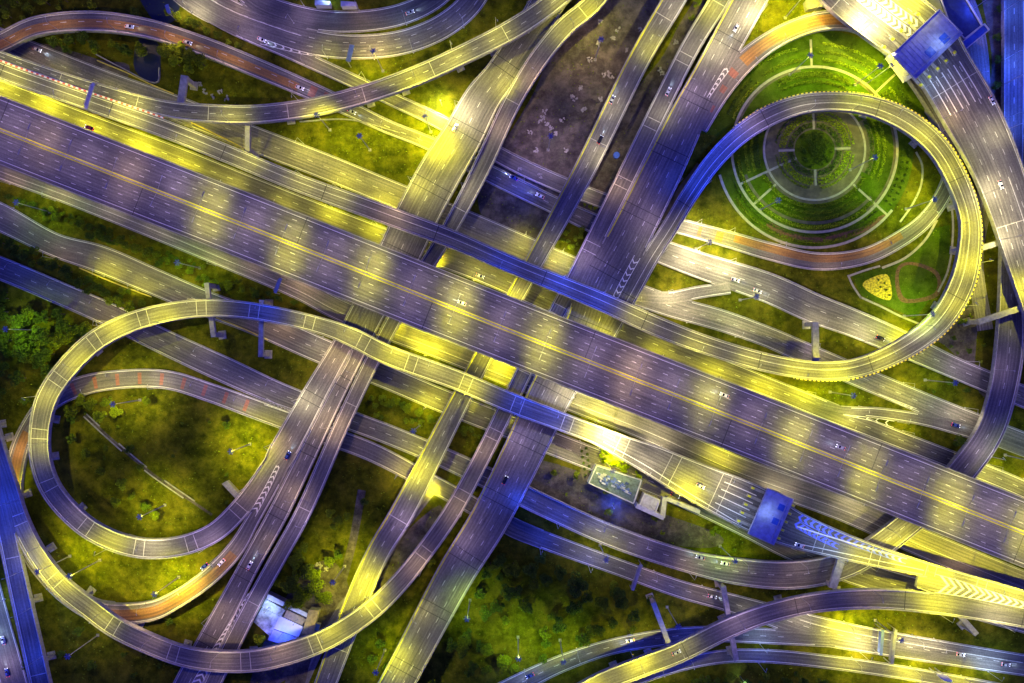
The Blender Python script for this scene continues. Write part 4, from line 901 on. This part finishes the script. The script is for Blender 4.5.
gantry('sign_gantry', 'grey sign gantry over the lower right road, right of its shadow shape', 895, 629, 891, 664, 0, 7.5, 'signgrey', 1.6)
gantry('sign_gantry', 'short blue gantry on the pale road below the highway at the left', 281, 278, 275, 293, 0, 7, 'signblue')
gantry('sign_gantry', 'dark gantry over the curved highway at the top', 352, 45, 348, 62, 0, 7, 'signblue', 2.6)
gantry('sign_gantry', 'small sign frame at the top left beside the bright highway', 167, 5, 170, 14, 0, 7, 'signblue')
b = MB(); c = at(932, 668); b.box((c.x, c.y, 8), 4.6, 1.0, 6, R(-8), True); bb = empty('billboard', c); 
tag(bb, 'tall white billboard standing between the bottom right roads', 'billboard')
o = b.build('panel', M['signwhite']); o.parent = bb; o.matrix_parent_inverse = Matrix.Translation(-c)
b = MB(); 
for s_ in (-1.5, 1.5): b.tube((c.x + s_, c.y, 0), (c.x + s_, c.y, 8.2), .3, .3)
o = b.build('post', M['steel']); o.parent = bb; o.matrix_parent_inverse = Matrix.Translation(-c)

# ---------------------------------------------------------------- toll plazas
def localbox(par, name, mat, x, y, z, dx, dy, dz, base=True):
    b = MB(); b.box((x, y, z), dx, dy, dz, 0, base); o = b.build(name, M[mat], par); return o
def canopy(label, px, py, zdeck, ang, lx, ly, mat, light):
    h = 7.0; c = at(px, py, zdeck + h); r = empty('toll_canopy', (c.x, c.y, zdeck + .5), ang); tag(r, label, 'canopy')
    localbox(r, 'roof', mat, 0, 0, h, lx, ly, .5)
    b = MB()
    for s_ in (-1, 1): b.box((s_ * (lx / 2 - .2), 0, h + .5), .4, ly, .35, 0, True)
    for s_ in (-1, 1): b.box((0, s_ * (ly / 2 - .2), h + .5), lx - .8, .4, .35, 0, True)
    b.box((-lx / 2 + 2.2, 0, h + .5), .5, ly - .8, .4, 0, True); b.build('roof_edge', M['rooflilac'], r)
    b = MB()
    for k in range(2): b.box((-lx * .25, ly * (.05 - .3 * k), h + .51), lx * .3, ly * .13, .12, 0, True)
    b.build('roof_hatch', M['roofblue2'], r)
    b = MB()
    for k in range(1, 14): b.box((0, -ly / 2 + ly * k / 14, h + .502), lx - 1.2, .14, .07, 0, True)
    b.build('roof_seams', M['rooflilac'], r)
    b = MB()
    for k in range(6):
        y = -ly / 2 + ly * (k + .5) / 6
        for s_ in (-.3, .3): b.box((lx * s_, y, -.3), .5, .5, h + .35, 0, True)
    b.build('column', M['steel'], r)
    for k in range(5):
        y = -ly / 2 + ly * (k + .75) / 5.5
        i = empty('toll_booth', (c.x + math.cos(ang) * 0 - math.sin(ang) * y, c.y + math.cos(ang) * y, zdeck + .5), ang)
        tag(i, 'toll booth under the %s' % label, 'toll booth', 'toll booths under the %s' % label.split(' over')[0])
        localbox(i, 'island', 'concrete', 0, 0, -.05, lx * 1.75, 1.5, .3); localbox(i, 'cabin', 'whitewall', 0, 0, .25, 2.8, 1.2, 2.4); localbox(i, 'cabin_roof', 'signblue', 0, 0, 2.65, 3.2, 1.5, .2)
        for s_ in (-1, 1): localbox(i, 'crash_cushion', 'yellow_paint', s_ * lx * .78, 0, .25, 1.4, 1.0, 1.0)
        localbox(i, 'window', 'glass', 0, 0, 1.3, 2.2, 1.24, .8)
a = math.atan2(.37, -.93)  # plaza direction
canopy('blue flat toll canopy over the lower plaza', 770, 516, 14, math.atan2(-.40, .92) + math.pi, 14.5, 25.5, 'roofblue', None)
canopy('blue flat toll canopy over the top right plaza', 926, 45, 14, math.atan2(.62, -.60) , 17.5, 33.5, 'roofblue', None)
def housept(name, label, cat, corners, z, h, mat, wallmat='whitewall', parapet=True, extras=()):
    w = [at(x, y, z + h) for x, y in corners]; c = sum(w, Vector()) / len(w); r = empty(name, (c.x, c.y, z)); tag(r, label, cat)
    L = [(q.x - c.x, q.y - c.y) for q in w]
    if sum(L[i][0] * L[(i + 1) % len(L)][1] - L[(i + 1) % len(L)][0] * L[i][1] for i in range(len(L))) < 0: L = L[::-1]
    b = MB(); b.poly(L, -.2 if z == 0 else -1, h - .3); b.build('wall', M[wallmat], r)
    b = MB(); b.poly([(x * 1.03, y * 1.03) for x, y in L], h - .297, h); b.build('roof', M[mat], r)
    if parapet:
        b = MB(); n = len(L)
        for k in range(n):
            p0, p1 = Vector(L[k]), Vector(L[(k + 1) % n]); m = (p0 + p1) / 2; d = p1 - p0
            b.box((m.x * .97, m.y * .97, h + .003), d.length * .97, .5, .8, math.atan2(d.y, d.x), True)
        b.build('parapet', M['whitewall'], r)
    for (fx, fy, dx, dy, dz, em) in extras:
        b = MB(); b.box((fx, fy, h + .004), dx, dy, dz, R(-24), True); b.build('roof_equipment', M[em], r)
    return r
ex = [(random.uniform(-9, 8), random.uniform(-2.5, 2.5), random.uniform(.8, 2.2), random.uniform(.6, 1.4), random.uniform(.4, 1.4), random.choice(['steel', 'roofnavy', 'whitewall', 'signblue'])) for _ in range(60)]
ex = [(x, y - x * .40, *r_) for x, y, *r_ in ex]
housept('toll_office', 'long flat-roofed toll office with rooftop equipment beside the plaza ramp', 'building', [(596, 465), (642, 480), (634, 504), (588, 483)], 0, 5.5, 'roofteal', extras=ex)
housept('toll_office_annex', 'small pale-roofed annex at the right end of the toll office', 'building', [(644, 493), (660, 500), (655, 514), (639, 506)], 0, 4.5, 'rooflilac')
housept('corridor_building', 'narrow white corridor running from the annex along the plaza edge', 'building', [(663, 497), (667, 498), (665, 518), (660, 516)], 0, 4, 'rooflilac', parapet=False)
housept('corridor_building', 'long thin white roofed passage beside the parked black car', 'building', [(668, 497), (700, 510), (699, 514), (667, 501)], 0, 4, 'rooflilac', parapet=False)
housept('corridor_building', 'thin white roofed strip in front of the toll office', 'building', [(638, 504), (664, 516), (663, 520), (636, 508)], 0, 6, 'rooflilac', parapet=False)
housept('toll_office', 'navy-roofed office wing beside the top right canopy', 'building', [(936, -12), (962, -8), (982, 26), (964, 40), (948, 22)], 0, 13, 'roofnavy')
housept('footbridge', 'teal glazed bridge wing at the corner of the top right toll plaza', 'footbridge', [(957, 46), (984, 24), (989, 30), (961, 53)], 6, 7, 'roofblue2', 'signblue')
housept('toll_office', 'white walled strip building along the left side of the top right canopy', 'building', [(888, 56), (894, 53), (912, 77), (906, 81)], 13.2, 2, 'whitewall', parapet=False)
# compound under the bottom left ramp
for lab, cs, h, mt in (('white tin-roofed shed nearest the diagonal ramp', [(266, 599), (285, 610), (280, 618), (262, 607)], 4, 'tin'), ('rusty brown shed in the compound middle', [(287, 610), (306, 619), (302, 625), (284, 617)], 3.6, 'rust'), ('pale blue tin roof at the left of the compound centre', [(262, 608), (279, 616), (270, 636), (254, 622)], 4.2, 'tin'), ('white-blue tin roof in the middle of the compound', [(279.5, 616), (303, 627), (298, 637), (272, 628)], 3.7, 'whitewall'), ('low grey-lilac shed roof at the compound bottom', [(272, 629), (297, 638), (290, 646), (268, 640)], 3.0, 'rooflilac'), ('narrow blue shed behind the compound', [(268, 594), (307, 613), (306, 617), (267, 599)], 4.5, 'roofblue'), ('brown tin-roofed house at the right end of the compound', [(309, 610), (319, 611), (312, 636), (302, 633)], 4.8, 'rust'), ('small blue tank shed at the compound right side', [(316, 624), (320, 625), (318, 631), (314, 630)], 3, 'roofblue2')):
    housept('shed', lab, 'shed', cs, 0, h, mt, 'concrete', False)
for lab, x, y in (('small blue-roofed kiosk at the top edge, left one', 322, 3), ('small blue-roofed kiosk at the top edge, right one', 348, 4)):
    housept('kiosk', lab, 'kiosk', [(x - 7, y - 3), (x + 8, y - 2), (x + 8, y + 2), (x - 7, y + 2)], 0, 4, 'roofblue', parapet=False)
housept('shed', 'small grey shed at the top near the glowing sandy patch', 'shed', [(806, 0), (822, -2), (824, 6), (808, 9)], 0, 4, 'concrete', 'concrete', False)
housept('shed', 'small concrete pump house on the grass inside the left loop', 'shed', [(222, 484), (227, 481), (240, 495), (236, 499)], 0, 3, 'concrete', 'concrete', False)
# site floodlights of the compound (blue-white)
def flood(x, y, c, pw, label, z=0, h=8):
    q = at(x, y, z); r = empty('flood_lamp', q); tag(r, label, 'lamp')
    b = MB(); b.tube((0, 0, 0), (0, 0, h), .12, .08); b.build('pole', M['steel'], r)
    b = MB(); b.box((0, 0, h + .1), .7, .5, .3); b.build('lamp_head', M['steel'], r)
    l = bpy.data.objects.new('lamp_light', spotdata(c, pw * 1000, 150)); COL.objects.link(l); l.parent = r; l.location = (0, 0, h - .15)
tree(264, 634, 7, 2, 'bright green tree squeezed between the compound roofs and the viaduct')
patch('forecourt', [(580, 470), (598, 452), (665, 484), (700, 500), (698, 512), (668, 503), (664, 522), (636, 508), (585, 486)], 'paving', .02, False)
flood(272, 604, 'C', 7, 'white floodlight over the left end of the compound roofs', 0, 12)
flood(300, 616, 'C', 3, 'floodlight over the middle of the compound roofs', 0, 12)
flood(285, 630, 'B', 30, 'blue floodlight over the compound yard', 0, 12)
flood(612, 482, 'C', 1.8, 'floodlight above the toll office roof', 0, 17)
flood(648, 503, 'P', 2.2, 'floodlight above the toll office annex roof', 0, 17)
flood(612, 505, 'B', 20, 'blue floodlight at the rear wall of the toll office', 0, 8)
flood(762, 508, 'C', 2.2, 'blue floodlight added above the lower toll canopy to brighten its roof', 14, 15)  # added lamp, lightens the lower canopy roof
flood(930, 50, 'C', 2.6, 'blue floodlight added above the top right toll canopy to brighten its roof', 14, 15)  # added lamp, lightens the top right canopy roof
flood(965, 15, 'B', 40, 'blue floodlight beside the navy-roofed office wing', 0, 20)
flood(330, 2, 'C', 6, 'white floodlight between the two kiosks', 0, 8)
flood(740, 676, 'C', 4, 'teal-white floodlight among the bottom edge trees', 0, 8)
flood(442, 106, 'W', 70, 'dazzling floodlight on the grass beside the bright viaduct', 0, 9)
flood(884, 60, 'W', 16, 'dazzling floodlight by the white strip building', 14, 9)
flood(432, 490, 'Y', 30, 'yellow floodlight on the ground beside the lone middle viaduct', 0, 5)
flood(612, 456, 'Y', 34, 'yellow floodlight over the bed beside the toll office', 0, 8)

for i in range(26):
    t_ = random.random(); shrub(596 + 44 * t_ + random.uniform(-3, 3), 452 + 20 * t_ + random.uniform(-5, 6), 'bright leafy shrub in the lit bed between the toll office and the ramp', 'shrubs in the bed of the toll office', random.uniform(1, 2.2), sh_c)
# rubble
for i, (x, y) in enumerate(((543, 118), (547, 124), (540, 121), (551, 128), (572, 96), (575, 100), (610, 74), (612, 78), (604, 75), (613, 38), (600, 22), (676, 42), (660, 70), (662, 74), (318, 563), (322, 566), (326, 569), (545, 112), (556, 134), (562, 120), (580, 88), (590, 60), (584, 110), (566, 150), (536, 150), (530, 132), (598, 44), (618, 30), (628, 50), (616, 92), (600, 100), (640, 30), (520, 170), (540, 176), (205, 92), (212, 96), (220, 92), (226, 98), (200, 84))):
    b = MB()
    for _ in range(7): b.box((random.uniform(-1.2, 1.2), random.uniform(-1.2, 1.2), 0), random.uniform(.4, 1.6), random.uniform(.3, 1.0), random.uniform(.2, .7), random.uniform(0, 3), True)
    o = b.build('rubble_heap', M['concrete']); o.location = at(x, y)
    w = 'added on the bare ground left of the lone viaduct' if 535 < x < 630 else 'beside the lone viaduct at its right' if x > 630 else 'near the compound trees' if y > 500 else 'on the grass under the top left ramp'
    tag(o, 'small heap of pale rubble ' + w, 'rubble', 'rubble heaps ' + w)
b = MB(); b.tube((0, 0, 0), (0, 0, 2.2), 1.7, 1.7, 16); o = b.build('water_tank', M['roofblue2']); o.location = at(616, 156); tag(o, 'round blue water tank on the ground right of the lone viaduct', 'tank')

# ---------------------------------------------------------------- vehicles
def loft(sections):
    b = MB(); n = len(sections[0]); vs = [v for s_ in sections for v in s_]; fs = []
    for k in range(len(sections) - 1):
        for j in range(n): fs.append((k * n + j, k * n + (j + 1) % n, (k + 1) * n + (j + 1) % n, (k + 1) * n + j))
    fs += [tuple(range(n)), tuple(range((len(sections) - 1) * n, len(sections) * n))[::-1]]
    b.add(vs, fs); return b
def csec(x, w, z0, z1, r=.12):
    return [(x, -w, z0 + r), (x, -w + r, z0), (x, w - r, z0), (x, w, z0 + r), (x, w, z1 - r), (x, w - r * 1.4, z1), (x, -w + r * 1.4, z1), (x, -w, z1 - r)]
CB = loft([csec(-2.25, .72, .4, .78), csec(-2.1, .84, .28, .95), csec(-.9, .9, .25, 1.0), csec(.9, .9, .25, .98), csec(1.9, .84, .28, .84), csec(2.25, .68, .4, .66)])
CG = loft([csec(-1.95, .62, .9, 1.02), csec(-1.3, .70, .93, 1.36), csec(.2, .70, .93, 1.38), csec(1.05, .68, .9, 1.02)])
CR = loft([csec(-1.25, .64, 1.34, 1.43, .03), csec(.15, .64, 1.36, 1.45, .03)])
carcache = {}
cgm = CG.mesh('windows', M['glass'])
b = MB()
b.tube((0, -.12, .32), (0, .12, .32), .32, .32, 14); wm = b.mesh('wheel', M['tyre'])
b = MB()
for s_ in (-.6, .6): b.box((2.2, s_, .6), .12, .32, .14)
hm = b.mesh('headlights', M['headlight'])
b = MB()
for s_ in (-.62, .62): b.box((-2.22, s_, .72), .1, .3, .14)
tm = b.mesh('taillights', M['taillight'])
SP = {}
def car(p, x, y, rev, col, label, lit=True, off=None, off_m=0, z=None):
    if p is not None:
        u = uat(p, x, y); c0 = p.pt(u, 0); q = at(x, y, c0.z); ang = p.dirat(u) + (math.pi if rev else 0); loc = (q.x, q.y, c0.z + .03)
    else: q = at(x, y, z); ang = rev; loc = (q.x, q.y, z)
    r = empty('car', loc, ang); tag(r, label, 'car', 'cars on the roads')
    if col not in carcache: carcache[col] = (CB.mesh('body', CARM[col]), CR.mesh('roof', CARM[col]))
    for nm_, me in (('body', carcache[col][0]), ('windows', cgm), ('roof', carcache[col][1]), ('headlights', hm), ('taillights', tm)):
        o = bpy.data.objects.new(nm_, me); COL.objects.link(o); o.parent = r
    for ax in (-1.35, 1.4):
        for sy in (-.78, .78):
            o = bpy.data.objects.new('wheel', wm); COL.objects.link(o); o.parent = r; o.location = (ax, sy, 0)
    if lit:
        l = bpy.data.objects.new('headlight_beam', spotdata('C', 2600, 60, 1, .08)); COL.objects.link(l); l.parent = r
        l.matrix_basis = Matrix.Translation((2.5, 0, .7)) @ Vector((1, 0, -.10)).to_track_quat('-Z', 'Y').to_matrix().to_4x4()
W_ = [
 (R2, 799, 545, 1, 'white', 'white car leaving the lower toll plaza beside the chevrons', 0),
 (None, 675, 495, R(-22), 'black', 'black car parked beside the passage of the toll office', 0),
 (Z, 991, 101, 0, 'white', 'white car on the right lane below the top right toll canopy', 0),
 (N3, 130, 27, 0, 'white', 'white car on the crown of the orange ramp over the canal', 1),
 (N3, 188, 43, 0, 'silver', 'silver car going down the orange ramp beside the bright bushes', 1),
 (N3, 300, 88, 0, 'white', 'white car near the red bars at the foot of the orange ramp', 1),
 (N3, 352, 112, 0, 'silver', 'silver car just below the top left curved ramp', 1),
 (N4, 262, 40, 0, 'white', 'white car beside the chevrons of the curved top highway', 1),
 (N3, 514, 178, 1, 'blue', 'blue car on the blue-lit stretch left of the lone viaduct', 1),
 (N3, 540, 196, 1, 'white', 'white car on the blue-lit stretch left of the lone viaduct', 1),
 (S3, 668, 92, 1, 'white', 'white car on the upper long ramp beside the dark gap', 1),
 (S2, 612, 100, 1, 'silver', 'silver car on the upper part of the lone viaduct', 1),
 (S2, 600, 140, 1, 'black', 'black car on the lone viaduct before the crossing road', 1),
 (S4, 736, 28, 0, 'white', 'white car in the brightest stretch of the wide viaduct top', 1),
 (N3, 735, 280, 0, 'white', 'white car on the bright road below the garden ring', 1),
 (N3, 757, 291, 0, 'silver', 'silver car following on the bright road below the garden ring', 1),
 (N3, 880, 338, 0, 'black', 'black car on the bright road near the garden loop exit', 1),
 (MH, 462, 303, 1, 'white', 'white car in the middle of the wide highway', 1),
 (MH, 90, 128, 1, 'red', 'red car on the upper half of the wide highway at the left', 0),
 (MH, 724, 395, 1, 'white', 'white car on the upper half of the wide highway right of centre', 1),
 (MH, 840, 447, 1, 'silver', 'silver car on the upper half of the wide highway at the right', 1),
 (V, 205, 566, 1, 'blue', 'blue car on the orange stretch of the loop road at the left', 1),
 (V, 222, 562, 1, 'white', 'white car on the orange stretch of the loop road at the left', 1),
 (S1A, 288, 455, 1, 'blue', 'blue car on the left carriageway next to the chevrons', 1),
 (G3, 960, 654, 0, 'white', 'white car on the lower right road beyond the gantries', 1),
 (G3, 1005, 664, 0, 'silver', 'silver car on the lower right road at the edge', 1),
 (G2, 700, 557, 1, 'silver', 'silver car on the blue road below the toll plaza', 1),
 (G2, 725, 563, 1, 'white', 'white car on the blue road below the toll plaza', 1),
 (G3, 712, 596, 0, 'silver', 'silver car near the foot of the bottom right portal', 1),
 (K, 530, 675, 1, 'blue', 'blue car on the curving road at the bottom edge', 1),
 (K, 630, 640, 1, 'white', 'white car on the curving bottom road beside the tall mast', 1),
 (X, 955, 425, 0, 'blue', 'blue car on the slip road merging at the right', 1),
 (B3, 4, 640, 1, 'white', 'white car on the road in the bottom left corner', 1),
 (B3, 8, 672, 1, 'blue', 'blue car on the road in the bottom left corner', 1),
 (N6, 410, 13, 0, 'silver', 'silver car on the topmost curved road', 1),
 (N2, 38, 50, 0, 'white', 'white car passing under the orange ramp at the far left', 1),
 (F1, 480, 276, 0, 'silver', 'silver car on the yellow-lit road under the crossing', 0),
 (S1, 455, 128, 1, 'white', 'white car on the brightest part of the left diagonal viaduct', 0),
 (S1, 250, 565, 1, 'white', 'white car on the lower left diagonal viaduct', 1),
 (R2, 700, 486, 0, 'white', 'white car heading for the lower toll plaza', 1),
 (Z, 1000, 185, 0, 'silver', 'silver car on the toll road below the white one', 0),
 (T, 676, 652, 0, 'silver', 'silver car on the yellow stretch of the bottom right ramp', 0),
 (S4, 505, 480, 1, 'black', 'black car on the blue stretch of the wide viaduct', 0),
]
for p, x, y, rev, col, lab, lit in W_:
    car(p, x, y, rev, col, lab, bool(lit), z=14.2 if p is None else None) if p is not None else car(None, x, y, rev, col, lab, False, z=14.35)

# ---------------------------------------------------------------- camera, world, sun
cam = bpy.data.cameras.new('camera'); co = bpy.data.objects.new('camera', cam); COL.objects.link(co)
co.location = (0, 0, H); cam.sensor_width = 36; cam.lens = 36 * F / 1024; cam.clip_start = 1; cam.clip_end = 3000
scn.camera = co
w = bpy.data.worlds.new('World'); scn.world = w; w.use_nodes = True; t = w.node_tree
sky = t.nodes.new('ShaderNodeTexSky'); sky.sky_type = 'NISHITA'; sky.sun_disc = False; sky.sun_elevation = R(2); sky.sun_rotation = R(60)
hsv = t.nodes.new('ShaderNodeHueSaturation'); hsv.inputs['Saturation'].default_value = 1.0
mx = t.nodes.new('ShaderNodeMix'); mx.data_type = 'RGBA'; mx.blend_type = 'MULTIPLY'; mx.inputs[0].default_value = 1
mx.inputs[7].default_value = (.12, .12, 1.25, 1)
t.links.new(sky.outputs[0], hsv.inputs['Color']); t.links.new(hsv.outputs[0], mx.inputs[6]); t.links.new(mx.outputs[2], t.nodes['Background'].inputs[0])
t.nodes['Background'].inputs[1].default_value = .72
sl = bpy.data.lights.new('sun', 'SUN'); sl.energy = .25; sl.angle = R(20); sl.color = (.10, .12, 1); so = bpy.data.objects.new('sun', sl); COL.objects.link(so)
so.rotation_euler = (R(50), 0, R(-60))
scn.view_settings.view_transform = 'Standard'; scn.view_settings.look = 'None'; scn.view_settings.gamma = 1; scn.view_settings.exposure = 0
scn.cycles.use_denoising = True; scn.cycles.use_light_tree = True; scn.cycles.max_bounces = 5; scn.cycles.diffuse_bounces = 3; scn.cycles.sample_clamp_indirect = 6
